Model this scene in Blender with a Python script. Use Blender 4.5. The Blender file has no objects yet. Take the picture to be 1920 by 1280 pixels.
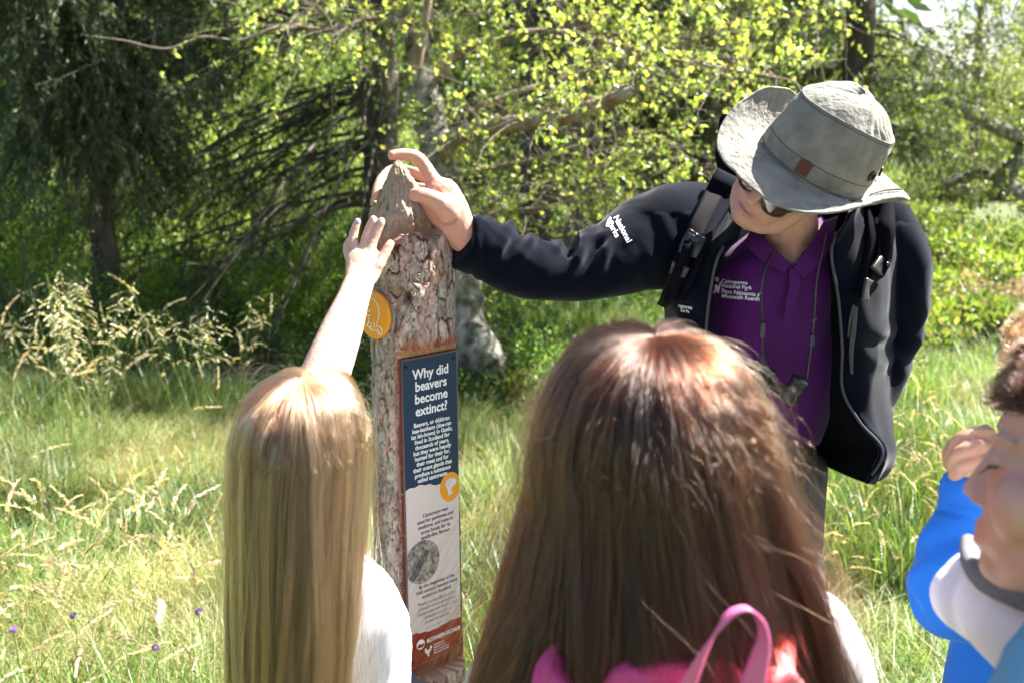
import bpy, math, random
import numpy as np
from mathutils import Vector, Matrix
from mathutils.bvhtree import BVHTree
R_ = math.radians
random.seed(7)
rng = np.random.default_rng(7)
scene = bpy.context.scene
COL = scene.collection
# ------------------------------------------------------------------ camera, light, exposure
CAMP = np.array([0.0, 0.0, 1.75]); TH = math.atan(0.2); FPX = 2000.0
cam = bpy.data.cameras.new("camera"); camo = bpy.data.objects.new("camera", cam); COL.objects.link(camo)
camo.location = CAMP; camo.rotation_euler = (math.pi / 2 - TH, 0, 0)
cam.sensor_width = 36; cam.lens = 37.5; cam.clip_start = 0.05; cam.clip_end = 3000
cam.dof.use_dof = True; cam.dof.focus_distance = 2.0; cam.dof.aperture_fstop = 5.0
scene.camera = camo
SUN = Vector((0.60, 0.30, 0.80)).normalized()
w = bpy.data.worlds.new("World"); scene.world = w; w.use_nodes = True
nt = w.node_tree; nt.nodes.clear()
sky = nt.nodes.new("ShaderNodeTexSky"); sky.sky_type = 'NISHITA'; sky.sun_disc = False
sky.sun_elevation = math.asin(SUN.z); sky.sun_rotation = math.atan2(SUN.x, SUN.y)
sky.air_density = 1.0; sky.dust_density = 2.0; sky.ozone_density = 1.0
bg = nt.nodes.new("ShaderNodeBackground"); bg.inputs[1].default_value = 0.056
wo = nt.nodes.new("ShaderNodeOutputWorld")
nt.links.new(sky.outputs[0], bg.inputs[0]); nt.links.new(bg.outputs[0], wo.inputs[0])
sl = bpy.data.lights.new("sun", 'SUN'); sl.energy = 5.0; sl.angle = R_(0.6); sl.color = (1.0, 0.97, 0.93)
so = bpy.data.objects.new("sun", sl); COL.objects.link(so); so.rotation_euler = SUN.to_track_quat('Z', 'Y').to_euler()
so.location = (4, 4, 8)
scene.view_settings.view_transform = 'Standard'; scene.view_settings.look = 'None'
scene.view_settings.exposure = 2.38; scene.view_settings.gamma = 1.0; scene.view_settings.use_curve_mapping = False
scene.cycles.max_bounces = 4; scene.cycles.diffuse_bounces = 2; scene.cycles.transmission_bounces = 3; scene.cycles.glossy_bounces = 2; scene.cycles.adaptive_threshold = 0.04
scene.cycles.transparent_max_bounces = 6; scene.cycles.caustics_reflective = False; scene.cycles.caustics_refractive = False
scene.cycles.use_denoising = True; scene.cycles.debug_use_spatial_splits = True
scene.cycles.sample_clamp_indirect = 6.0
# ------------------------------------------------------------------ geometry helpers
AR = np.array([1.0, 0, 0]); AF = np.array([0, math.cos(TH), -math.sin(TH)]); AU = np.array([0, math.sin(TH), math.cos(TH)])
def P(px, py, d):
    """world point seen at photo pixel (px, py), d metres along the view axis"""
    return CAMP + d * (AF + AR * (px - 960) / FPX + AU * (640 - py) / FPX)
def PP(l): return np.array([P(*a[:3]) for a in l])
def V3(x, y, z): return x * AR + y * AF + z * AU
def G(px, py, z=0.0):
    r = AF + AR * (px - 960) / FPX + AU * (640 - py) / FPX
    return CAMP + r * ((z - CAMP[2]) / r[2])
def nrm(v):
    v = np.asarray(v, float); return v / np.maximum(np.linalg.norm(v, axis=-1, keepdims=True), 1e-9)
def cr(pts, n):
    """Catmull-Rom resample of control rows to n samples"""
    p = np.asarray(pts, float)
    if len(p) == 2: p = np.array([p[0], (p[0] + p[1]) / 2, p[1]])
    k = len(p); e = np.vstack([[2 * p[0] - p[1]], p, [2 * p[-1] - p[-2]]])
    t = np.linspace(0, k - 1, n); i = np.minimum(t.astype(int), k - 2); f = t - i
    f = f.reshape((-1,) + (1,) * (p.ndim - 1))
    a, b, c, d = e[i], e[i + 1], e[i + 2], e[i + 3]
    return 0.5 * ((2 * b) + (c - a) * f + (2 * a - 5 * b + 4 * c - d) * f**2 + (3 * b - a - 3 * c + d) * f**3)
def _hash(i, j, k, s):
    n = (i * 73856093) ^ (j * 19349663) ^ (k * 83492791) ^ (s * 2654435761)
    n = (n ^ (n >> 13)) * 1274126177 & 0x7fffffff
    n = (n ^ (n >> 16)) * 2246822519 & 0x7fffffff
    return (n & 0xfffff) / float(0xfffff)
def noise(p, s=1):
    p = np.asarray(p, float); i = np.floor(p).astype(np.int64); f = p - i; f = f * f * (3 - 2 * f)
    r = 0
    for a in (0, 1):
        for b in (0, 1):
            for c in (0, 1):
                h = _hash(i[..., 0] + a, i[..., 1] + b, i[..., 2] + c, s)
                r = r + h * (f[..., 0] if a else 1 - f[..., 0]) * (f[..., 1] if b else 1 - f[..., 1]) * (f[..., 2] if c else 1 - f[..., 2])
    return r * 2 - 1
def fbm(p, s=1, o=4):
    r = 0; a = 1.0; p = np.asarray(p, float)
    for k in range(o):
        r = r + a * noise(p, s + k * 17); p = p * 2.03 + 3.1; a *= 0.5
    return r
def mesh_from(name, V, F, cols=None, smooth=True):
    m = bpy.data.meshes.new(name); V = np.asarray(V, np.float32)
    if isinstance(F, np.ndarray):
        n, k = F.shape
        m.vertices.add(len(V)); m.vertices.foreach_set("co", V.ravel())
        m.loops.add(n * k); m.loops.foreach_set("vertex_index", F.astype(np.int32).ravel())
        m.polygons.add(n); m.polygons.foreach_set("loop_start", np.arange(0, n * k, k, dtype=np.int32))
        m.update(calc_edges=True)
    else:
        m.from_pydata([tuple(map(float, v)) for v in V], [], [tuple(map(int, f)) for f in F]); m.update()
    if cols is not None:
        c = np.ones((len(V), 4), np.float32); c[:, :3] = cols
        a = m.color_attributes.new("col", 'FLOAT_COLOR', 'POINT'); a.data.foreach_set("color", c.ravel())
    m.polygons.foreach_set("use_smooth", np.full(len(m.polygons), smooth)); return m
def link(name, mesh, mat, parent=None, kind=None):
    o = bpy.data.objects.new(name, mesh); COL.objects.link(o)
    if mat is not None:
        mesh.materials.clear(); mesh.materials.append(mat)
    if parent is not None:
        o.parent = parent; o.matrix_parent_inverse = Matrix.Translation(-Vector(abs_loc(parent)))
    if kind: o['kind'] = kind
    return o
def abs_loc(o):
    l = Vector(o.location)
    return l if o.parent is None else Vector(o.get('_w', (0, 0, 0)))
def part(name, V, F, mat, parent, cols=None, smooth=True, kind=None):
    o = link(name, mesh_from(name, V, F, cols, smooth), mat, parent, kind)
    return o
def thing(name, label, cat, loc=(0, 0, 0), group=None):
    o = bpy.data.objects.new(name, None); COL.objects.link(o); o.location = [float(x) for x in loc]; o.empty_display_size = 0.05
    o['label'] = label; o['category'] = cat
    if group: o['group'] = group
    return o
def tag(o, label, cat, group=None):
    o['label'] = label; o['category'] = cat
    if group: o['group'] = group
    return o
def grid_faces(m, n, wrap=False, off=0):
    i = np.arange(m - 1)[:, None]; j = np.arange(n if wrap else n - 1)[None, :]; j2 = (j + 1) % n
    return (np.stack([i * n + j, i * n + j2, (i + 1) * n + j2, (i + 1) * n + j], -1).reshape(-1, 4) + off)
def normals_grid(Gd):
    a = np.gradient(Gd, axis=0); b = np.gradient(Gd, axis=1); return nrm(np.cross(a, b))
def sheet(Gd, t):
    """closed thick sheet from a (m,n,3) grid"""
    m, n = Gd.shape[:2]; N = normals_grid(Gd); A = (Gd + N * t / 2).reshape(-1, 3); B = (Gd - N * t / 2).reshape(-1, 3)
    F = [grid_faces(m, n), grid_faces(m, n)[:, ::-1] + m * n]; k = m * n
    def rim(idx):
        idx = np.array(idx); F.append(np.stack([idx[:-1], idx[:-1] + k, idx[1:] + k, idx[1:]], -1))
    rim(np.arange(n)); rim(np.arange(n)[::-1] + (m - 1) * n); rim(np.arange(m)[::-1] * n); rim(np.arange(m) * n + n - 1)
    return np.vstack([A, B]), np.vstack(F)
def tube(pts, rad, seg=12, n=None, ell=None, up=None, caps=True, ramp=True):
    """closed tube through pts; rad per control point; ell: 2nd radius per control point along 'up'"""
    pts = np.asarray(pts, float); rad = np.broadcast_to(np.asarray(rad, float), (len(pts),)).copy()
    e = rad if ell is None else np.broadcast_to(np.asarray(ell, float), (len(pts),))
    n = n or max(len(pts), 2)
    c = cr(np.hstack([pts, rad[:, None], np.asarray(e)[:, None]]), n); p = c[:, :3]; r = c[:, 3]; r2 = c[:, 4]
    T = nrm(np.gradient(p, axis=0))
    if up is None:
        up = np.array([0, 0, 1.0]) if abs(T[:, 2]).mean() < 0.8 else np.array([0, 1.0, 0])
    N = np.zeros_like(p); cur = np.asarray(up, float)
    for i in range(n):
        cur = cur - T[i] * np.dot(cur, T[i]); cur = cur / max(np.linalg.norm(cur), 1e-9); N[i] = cur
    B = np.cross(T, N)
    if caps and ramp:
        p = np.vstack([p[0] - T[0] * r[0] * .7, p[0] - T[0] * r[0] * .35, p, p[-1] + T[-1] * r[-1] * .35, p[-1] + T[-1] * r[-1] * .7])
        N = np.vstack([N[0], N[0], N, N[-1], N[-1]]); B = np.vstack([B[0], B[0], B, B[-1], B[-1]])
        r = np.r_[r[0] * .5, r[0] * .87, r, r[-1] * .87, r[-1] * .5]; r2 = np.r_[r2[0] * .5, r2[0] * .87, r2, r2[-1] * .87, r2[-1] * .5]
    m = len(p); a = np.linspace(0, 2 * np.pi, seg, endpoint=False)
    V = p[:, None] + N[:, None] * (np.cos(a)[None, :, None] * r2[:, None, None]) + B[:, None] * (np.sin(a)[None, :, None] * r[:, None, None])
    V = V.reshape(-1, 3); F = grid_faces(m, seg, True)
    if caps:
        V = np.vstack([V, p[0], p[-1]]); j = np.arange(seg); z = m * seg
        F = np.vstack([F, np.stack([(j + 1) % seg, j, np.full(seg, z), np.full(seg, z)], -1),
                       np.stack([j + (m - 1) * seg, (j + 1) % seg + (m - 1) * seg, np.full(seg, z + 1), np.full(seg, z + 1)], -1)])
        return V, fix(F)
    return V, F
def fix(F): return F          # caps are quads with one doubled corner; split in join()
def join(parts):
    Vs, Fs, o = [], [], 0
    for V, F in parts:
        V = np.asarray(V); F = np.asarray(F)
        if F.shape[1] == 3: F = np.hstack([F, F[:, 2:3]])
        Vs.append(V); Fs.append(F + o); o += len(V)
    return np.vstack(Vs), np.vstack(Fs)
def clean(V, F):
    """python face list, tris where a quad corner is doubled"""
    F = np.asarray(F)
    if F.shape[1] == 3: return V, F
    t = F[:, 2] == F[:, 3]
    if not t.any(): return V, F
    q = F[~t]; tr = F[t][:, :3]
    return V, [tuple(x) for x in q.tolist()] + [tuple(x) for x in tr.tolist()]
def cpart(name, parts, mat, parent, cols=None, smooth=True, kind=None):
    V, F = join(parts); V, F = clean(V, F); return part(name, V, F, mat, parent, cols, smooth, kind)
def ellipsoid(c, r, axes=None, n=14):
    th = np.linspace(0, np.pi, n + 1); ph = np.linspace(0, 2 * np.pi, 2 * n, endpoint=False)
    S = np.stack([np.sin(th)[:, None] * np.cos(ph), np.sin(th)[:, None] * np.sin(ph), np.cos(th)[:, None] + 0 * ph], -1) * np.asarray(r)
    if axes is not None: S = S @ np.asarray(axes)
    V = (S + np.asarray(c)).reshape(-1, 3); return V, grid_faces(n + 1, 2 * n, True)
def boxm(c, h, axes=None, bev=0.0):
    s = np.array([[x, y, z] for x in (-1, 1) for y in (-1, 1) for z in (-1, 1)], float) * np.asarray(h)
    if axes is not None: s = s @ np.asarray(axes)
    V = s + np.asarray(c)
    return V, np.array([[0, 1, 3, 2], [4, 6, 7, 5], [0, 4, 5, 1], [2, 3, 7, 6], [0, 2, 6, 4], [1, 5, 7, 3]])
def union(parts, voxel, smooth=4, disp=None, smf=0.5):
    V, F = join(parts); V, F = clean(V, F)
    m = mesh_from("tmp", V, F); o = bpy.data.objects.new("tmp", m); COL.objects.link(o)
    md = o.modifiers.new("r", 'REMESH'); md.mode = 'VOXEL'; md.voxel_size = voxel; md.adaptivity = 0
    if smooth:
        sm = o.modifiers.new("s", 'SMOOTH'); sm.factor = smf; sm.iterations = smooth
    dg = bpy.context.evaluated_depsgraph_get(); dg.update()
    me = bpy.data.meshes.new_from_object(o.evaluated_get(dg)); bpy.data.objects.remove(o); bpy.data.meshes.remove(m)
    n = len(me.vertices); co = np.empty(n * 3, np.float32); me.vertices.foreach_get("co", co); co = co.reshape(-1, 3).astype(float)
    if disp is not None:
        no = np.empty(n * 3, np.float32); me.vertices.foreach_get("normal", no); no = no.reshape(-1, 3)
        co = disp(co, no.astype(float)); me.vertices.foreach_set("co", co.astype(np.float32).ravel()); me.update()
    me.polygons.foreach_set("use_smooth", np.full(len(me.polygons), True))
    return me, co
def setcol(me, cols):
    c = np.ones((len(me.vertices), 4), np.float32); c[:, :3] = cols
    a = me.color_attributes.new("col", 'FLOAT_COLOR', 'POINT'); a.data.foreach_set("color", c.ravel())
def bvh_of(o):
    me = o.data
    return BVHTree.FromPolygons([v.co.copy() for v in me.vertices], [tuple(p.vertices) for p in me.polygons])
def text_mesh(s, size, align='CENTER', bold=0.0, spacing=1.0, line=1.0):
    c = bpy.data.curves.new("t", 'FONT'); c.body = s; c.size = size; c.align_x = align; c.offset = bold
    c.space_character = spacing; c.space_line = line; c.resolution_u = 3
    o = bpy.data.objects.new("t", c); COL.objects.link(o)
    dg = bpy.context.evaluated_depsgraph_get(); dg.update()
    me = bpy.data.meshes.new_from_object(o.evaluated_get(dg)); bpy.data.objects.remove(o); bpy.data.curves.remove(c)
    me.materials.clear(); return me
# ------------------------------------------------------------------ materials
MATS = {}
def nd(m, t, **k):
    n = m.node_tree.nodes.new(t)
    for a, b in k.items(): setattr(n, a, b)
    return n
def mat(name, col=(.5, .5, .5), rough=.7, sheen=0.0, spec=.3, var=0.0, vscale=20, bump=0.0, bscale=200, attr=False, metal=0.0, coat=0.0, sss=0.0, trans=0.0, stretch=(1, 1, 1), vcol=None, bdist=.002, sheen_r=.4):
    m = bpy.data.materials.new(name); m.use_nodes = True; n = m.node_tree.nodes; L = m.node_tree.links
    b = n["Principled BSDF"]; b.inputs["Roughness"].default_value = rough; b.inputs["Metallic"].default_value = metal
    b.inputs["Specular IOR Level"].default_value = spec; b.inputs["Sheen Weight"].default_value = sheen; b.inputs["Sheen Roughness"].default_value = sheen_r
    b.inputs["Coat Weight"].default_value = coat
    if sss:
        b.inputs["Subsurface Weight"].default_value = sss; b.inputs["Subsurface Radius"].default_value = (.6, .2, .1); b.inputs["Subsurface Scale"].default_value = .01
    if attr:
        a = nd(m, "ShaderNodeAttribute"); a.attribute_name = "col"; src = a.outputs["Color"]
    else:
        a = nd(m, "ShaderNodeRGB"); a.outputs[0].default_value = (*col, 1); src = a.outputs[0]
    tc = nd(m, "ShaderNodeTexCoord"); mp = nd(m, "ShaderNodeMapping"); mp.inputs["Scale"].default_value = stretch; L.new(tc.outputs["Object"], mp.inputs[0])
    if var:
        nz = nd(m, "ShaderNodeTexNoise"); nz.inputs["Scale"].default_value = vscale; nz.inputs["Detail"].default_value = 5; L.new(mp.outputs[0], nz.inputs["Vector"])
        mx = nd(m, "ShaderNodeMix", data_type='RGBA', blend_type='MULTIPLY' if vcol is None else 'MIX')
        if vcol is None:
            rp = nd(m, "ShaderNodeMapRange"); rp.inputs["From Min"].default_value = .25; rp.inputs["From Max"].default_value = .75; rp.inputs["To Min"].default_value = 1 - var; rp.inputs["To Max"].default_value = 1 + var
            L.new(nz.outputs["Fac"], rp.inputs["Value"]); mx.inputs[0].default_value = 1; L.new(src, mx.inputs[6]); L.new(rp.outputs[0], mx.inputs[7])
        else:
            rp = nd(m, "ShaderNodeMapRange"); rp.inputs["From Min"].default_value = .4; rp.inputs["From Max"].default_value = .65; rp.inputs["To Max"].default_value = var
            L.new(nz.outputs["Fac"], rp.inputs["Value"]); L.new(rp.outputs[0], mx.inputs[0]); L.new(src, mx.inputs[6]); mx.inputs[7].default_value = (*vcol, 1)
        src = mx.outputs[2]
    L.new(src, b.inputs["Base Color"])
    if bump:
        nb = nd(m, "ShaderNodeTexNoise"); nb.inputs["Scale"].default_value = bscale; nb.inputs["Detail"].default_value = 4; L.new(mp.outputs[0], nb.inputs["Vector"])
        bp = nd(m, "ShaderNodeBump"); bp.inputs["Strength"].default_value = bump; bp.inputs["Distance"].default_value = bdist; L.new(nb.outputs["Fac"], bp.inputs["Height"]); L.new(bp.outputs[0], b.inputs["Normal"])
    if trans:
        out = n["Material Output"]; tr = nd(m, "ShaderNodeBsdfTranslucent"); mm = nd(m, "ShaderNodeMixShader"); mm.inputs[0].default_value = trans
        L.new(src, tr.inputs[0]); L.new(b.outputs[0], mm.inputs[1]); L.new(tr.outputs[0], mm.inputs[2]); L.new(mm.outputs[0], out.inputs[0])
    MATS[name] = m; return m
def leafmat(name, trans=.45, rough=.45, spec=.4, var=.35):
    """foliage: colour from the mesh, varied per instance, light passing through"""
    m = mat(name, attr=True, rough=rough, spec=spec); n = m.node_tree.nodes; L = m.node_tree.links; b = n["Principled BSDF"]
    src = b.inputs["Base Color"].links[0].from_socket
    oi = nd(m, "ShaderNodeObjectInfo"); hs = nd(m, "ShaderNodeHueSaturation")
    r1 = nd(m, "ShaderNodeMapRange"); r1.inputs["To Min"].default_value = 1 - var; r1.inputs["To Max"].default_value = 1 + var
    L.new(oi.outputs["Random"], r1.inputs["Value"]); L.new(r1.outputs[0], hs.inputs["Value"]); L.new(src, hs.inputs["Color"]); L.new(hs.outputs[0], b.inputs["Base Color"])
    tr = nd(m, "ShaderNodeBsdfTranslucent"); gm = nd(m, "ShaderNodeMix", data_type='RGBA', blend_type='MULTIPLY'); gm.inputs[0].default_value = 1
    L.new(hs.outputs[0], gm.inputs[6]); gm.inputs[7].default_value = (1.5, 1.45, .7, 1); L.new(gm.outputs[2], tr.inputs[0])
    mm = nd(m, "ShaderNodeMixShader"); mm.inputs[0].default_value = trans; L.new(b.outputs[0], mm.inputs[1]); L.new(tr.outputs[0], mm.inputs[2]); L.new(mm.outputs[0], n["Material Output"].inputs[0])
    return m
M_leaf = leafmat("leaf", .45, .38, .35, .3); M_needle = leafmat("needle", .25, .5, .3, .3); M_grass = leafmat("grass_blade", .38, .38, .45, .35)
M_barkd = mat("dark_bark", (.11, .085, .065), .9, var=.6, vscale=6, bump=.9, bscale=14, stretch=(1, 1, .25), bdist=.04)
M_birch = mat("lichen_bark", (.29, .27, .22), .9, var=.95, vscale=13, bump=1.0, bscale=30, vcol=(.05, .045, .032), bdist=.025)
M_limb = mat("red_limb_bark", (.22, .12, .07), .85, var=.8, vscale=9, bump=.7, bscale=40, vcol=(.33, .31, .25), bdist=.01)
M_twig = mat("twig_bark", (.20, .16, .12), .9)
# ------------------------------------------------------------------ foliage helpers
def leaves(C, D, N, L, W, col, cjit=.25, bend=0.0):
    """diamond leaves: centres C, directions D, normals N, length L, width W -> V,F,cols"""
    k = len(C); D = nrm(D); S = nrm(np.cross(D, N)); L = np.broadcast_to(L, (k,))[:, None]; W = np.broadcast_to(W, (k,))[:, None]
    Nn = np.cross(S, D)
    V = np.stack([C - D * L * .5, C + S * W * .5 + Nn * L * bend, C + D * L * .5, C - S * W * .5 + Nn * L * bend], 1).reshape(-1, 3)
    F = np.arange(4 * k).reshape(-1, 4); col = np.broadcast_to(np.asarray(col, float), (k, 3))
    c = col * (1 + cjit * rng.uniform(-1, 1, (k, 1))) * (1 + cjit * .4 * rng.uniform(-1, 1, (k, 3))); return V, F, np.repeat(np.clip(c, .004, 1), 4, 0)
def rdir(k, z=0.0): 
    d = rng.normal(size=(k, 3)); d[:, 2] += z; return nrm(d)
def ltubes(paths, radii, seg=4):
    """many thin tubes; paths (T,K,3), radii (T,K)"""
    T, K = paths.shape[:2]; t = nrm(np.gradient(paths, axis=1)); ref = nrm(rng.normal(size=(T, 1, 3))); n = nrm(np.cross(t, ref)); b = np.cross(t, n)
    a = np.linspace(0, 2 * np.pi, seg, endpoint=False)
    V = paths[:, :, None] + radii[:, :, None, None] * (n[:, :, None] * np.cos(a)[:, None] + b[:, :, None] * np.sin(a)[:, None])
    base = grid_faces(K, seg, True); F = (base[None] + (np.arange(T) * K * seg)[:, None, None]).reshape(-1, 4); return V.reshape(-1, 3), F
def joinc(parts):
    V, F = join([(a, b) for a, b, c in parts]); return V, F, np.vstack([c for a, b, c in parts])
def gn_scatter(name, src, pts, rot, scl, idx, label=None):
    """one 'stuff' object that instances the source meshes on points"""
    c = bpy.data.collections.new(name + "_sources")
    for i, (me, mt) in enumerate(src):
        o = bpy.data.objects.new("%s_source_%02d" % (name, i), me); me.materials.clear(); me.materials.append(mt); c.objects.link(o)
    m = bpy.data.meshes.new(name); m.vertices.add(len(pts)); m.vertices.foreach_set("co", np.asarray(pts, np.float32).ravel())
    a = m.attributes.new("rot", 'FLOAT_VECTOR', 'POINT'); a.data.foreach_set("vector", np.asarray(rot, np.float32).ravel())
    a = m.attributes.new("scl", 'FLOAT_VECTOR', 'POINT'); a.data.foreach_set("vector", np.asarray(scl, np.float32).ravel())
    a = m.attributes.new("idx", 'INT', 'POINT'); a.data.foreach_set("value", np.asarray(idx, np.int32))
    o = bpy.data.objects.new(name, m); COL.objects.link(o); o['kind'] = 'stuff'
    if label: o['label'] = label[0]; o['category'] = label[1]
    g = bpy.data.node_groups.new(name, 'GeometryNodeTree'); g.interface.new_socket("Geometry", in_out='INPUT', socket_type='NodeSocketGeometry'); g.interface.new_socket("Geometry", in_out='OUTPUT', socket_type='NodeSocketGeometry')
    N = g.nodes; gi = N.new("NodeGroupInput"); go = N.new("NodeGroupOutput"); ip = N.new("GeometryNodeInstanceOnPoints"); ci = N.new("GeometryNodeCollectionInfo")
    ci.inputs["Collection"].default_value = c; ci.inputs["Separate Children"].default_value = True; ci.inputs["Reset Children"].default_value = True
    def na(nm, t):
        x = N.new("GeometryNodeInputNamedAttribute"); x.data_type = t; x.inputs[0].default_value = nm; return x.outputs[0]
    e = N.new("FunctionNodeEulerToRotation"); g.links.new(na("rot", 'FLOAT_VECTOR'), e.inputs[0])
    ip.inputs["Pick Instance"].default_value = True
    g.links.new(gi.outputs[0], ip.inputs["Points"]); g.links.new(ci.outputs[0], ip.inputs["Instance"]); g.links.new(na("idx", 'INT'), ip.inputs["Instance Index"])
    g.links.new(e.outputs[0], ip.inputs["Rotation"]); g.links.new(na("scl", 'FLOAT_VECTOR'), ip.inputs["Scale"]); g.links.new(ip.outputs[0], go.inputs[0])
    md = o.modifiers.new("scatter", 'NODES'); md.node_group = g; return o
def inst(n, src, x, y, z, s, tilt=.15, idx=None):
    rot = np.stack([rng.normal(0, tilt, n), rng.normal(0, tilt, n), rng.uniform(0, 6.28, n)], 1)
    return np.stack([x, y, z], 1), rot, np.repeat(np.asarray(s)[:, None], 3, 1), (rng.integers(0, src, n) if idx is None else idx)
# ================================================================== GROUND
def gh(x, y):
    x = np.asarray(x, float); y = np.asarray(y, float); p = np.stack([x * .35, y * .35, 0 * x], -1)
    h = .07 * fbm(p, 3, 3) * np.clip((y - 3) / 4, 0, 1)
    far = np.clip((y - 32) / 160, 0, 1); h = h + far**1.3 * (26 + 5 * fbm(p * .04, 5, 3)) * (1 - .75 * np.clip((x / np.maximum(y, 1) - .22) / .15, 0, 1))
    return h
gx = np.sign(np.linspace(-1, 1, 161)) * np.abs(np.linspace(-1, 1, 161))**2.2 * 420
gy = -12 + np.linspace(0, 1, 200)**2.4 * 520
GX, GY = np.meshgrid(gx, gy); GZ = gh(GX, GY)
M_ground = mat("soil_and_litter", (.055, .05, .028), .95, var=.7, vscale=3, bump=.8, bscale=12, vcol=(.10, .085, .05), bdist=.03)
M_ground2 = mat("grassy_ground", (.09, .12, .035), .95, var=.8, vscale=2.5, bump=.5, bscale=12, vcol=(.055, .06, .025), bdist=.03)
V = np.stack([GX, GY, GZ], -1).reshape(-1, 3); link("ground", mesh_from("ground", V, grid_faces(200, 161)), M_ground2, kind='structure')
# leaf litter floor under the trees
lx, ly = np.meshgrid(np.linspace(-9, 2.2, 60), np.linspace(0, 1, 40)); y0 = 6.7 + .35 * np.sin(lx * 1.3) + .3 * np.sin(lx * 3.1 + 1)
yy = y0 + ly * (17 - y0); zz = gh(lx, yy) + .012
link("forest_floor", mesh_from("forest_floor", np.stack([lx, yy, zz], -1).reshape(-1, 3), grid_faces(40, 60)), M_ground, kind='structure')

# ---- grass clumps
def blades(n, h, spread, w, cols, lean=.35, seg=4, curl=.5):
    b = np.stack([rng.uniform(-spread, spread, n), rng.uniform(-spread, spread, n), np.zeros(n) - .02], 1)
    b[:, :2] += .35 * spread * np.stack([np.sin(b[:, 1] * 31 + 1) , np.sin(b[:, 0] * 27)], 1) * rng.uniform(0, 1, (n, 1))
    hh = h * rng.uniform(.45, 1.15, n); a = rng.uniform(0, 6.28, n); ln = np.abs(rng.normal(lean, lean * .6, n)); d = np.stack([np.cos(a), np.sin(a), 0 * a], 1)
    t = np.linspace(0, 1, seg + 1); c = rng.uniform(.2, 1, n) * curl
    p = b[:, None] + (d * (ln * hh)[:, None])[:, None] * (t[:, None]**(1 + .8)) * 1.2 + np.array([0, 0, 1.0]) * (hh[:, None] * (t - c[:, None] * .45 * t**3))[:, :, None]
    side = np.stack([-np.sin(a + .4), np.cos(a + .4), 0 * a], 1); ww = w * rng.uniform(.6, 1.3, n)[:, None] * (1 - t**1.6)[None] + .0003
    V = np.stack([p - side[:, None] * ww[..., None] / 2, p + side[:, None] * ww[..., None] / 2], 2).reshape(-1, 3)
    f = grid_faces(seg + 1, 2); F = (f[None] + (np.arange(n) * (seg + 1) * 2)[:, None, None]).reshape(-1, 4)
    cc = np.asarray(cols)[rng.integers(0, len(cols), n)] * rng.uniform(.7, 1.3, (n, 1)); C = np.repeat(cc, (seg + 1) * 2, 0); return V, F, C
GREEN = [(.085, .18, .03), (.13, .235, .045), (.18, .27, .07), (.05, .10, .022), (.25, .31, .12)]
STRAW = [(.42, .34, .17), (.34, .28, .13), (.50, .42, .24), (.28, .27, .10)]
def clump(kind, T=.27):
    q = lambda n, h, w, c, lean, curl=.5: blades(n, h, T, w, c, lean, curl=curl)
    if kind == 0: P_ = [q(850, .29, .0085, GREEN, .35), q(40, .36, .003, STRAW, .5)]
    elif kind == 1: P_ = [q(680, .40, .008, GREEN + GREEN[:2], .5), q(150, .42, .0032, STRAW, .6)]
    elif kind == 2: P_ = [q(700, .34, .008, GREEN, .6, .9), q(300, .38, .0032, STRAW, .8, .8)]
    elif kind == 3: P_ = [q(850, .17, .009, GREEN, .5), q(150, .2, .003, STRAW, .8)]
    else: P_ = [q(430, .30, .007, GREEN, .7, .9), q(620, .34, .0034, STRAW, .9, 1.0)]
    return joinc(P_)
HERB = None
def stalks(n, h, plume=.1, spread=.1, lean=.3):
    out = []
    for i in range(n):
        a = rng.uniform(0, 6.28); hh = h * rng.uniform(.7, 1.1); ln = abs(rng.normal(lean, .12)); x0, y0 = rng.normal(0, spread, 2)
        t = np.linspace(0, 1, 9); p = np.stack([x0 + math.cos(a) * ln * hh * t**2, y0 + math.sin(a) * ln * hh * t**2, hh * (t - .12 * t**4)], 1)
        r = np.linspace(.0016, .0007, 9); V_, F_ = ltubes(p[None], r[None], 3); c = np.array([.34, .33, .14]) * rng.uniform(.8, 1.2)
        out.append((V_, F_, np.tile(c, (len(V_), 1))))
        k = 46; L = plume * rng.uniform(.8, 1.4); s = rng.uniform(0, 1, k); T = nrm(p[-1] - p[-2])
        dr = T[None] + np.array([math.cos(a), math.sin(a), -.6])[None] * (s[:, None] * .9)
        C = p[-1] + T * 0 + (T[None] * (s - .25)[:, None] + np.array([math.cos(a), math.sin(a), -.7])[None] * (s**2)[:, None] * .35) * L + rng.normal(0, .0035, (k, 3)) * (1.2 - s)[:, None]
        out.append(leaves(C, dr + rng.normal(0, .35, (k, 3)), rdir(k), rng.uniform(.014, .026, k), .006, (.58, .49, .34), .25))
    return joinc(out)
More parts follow.
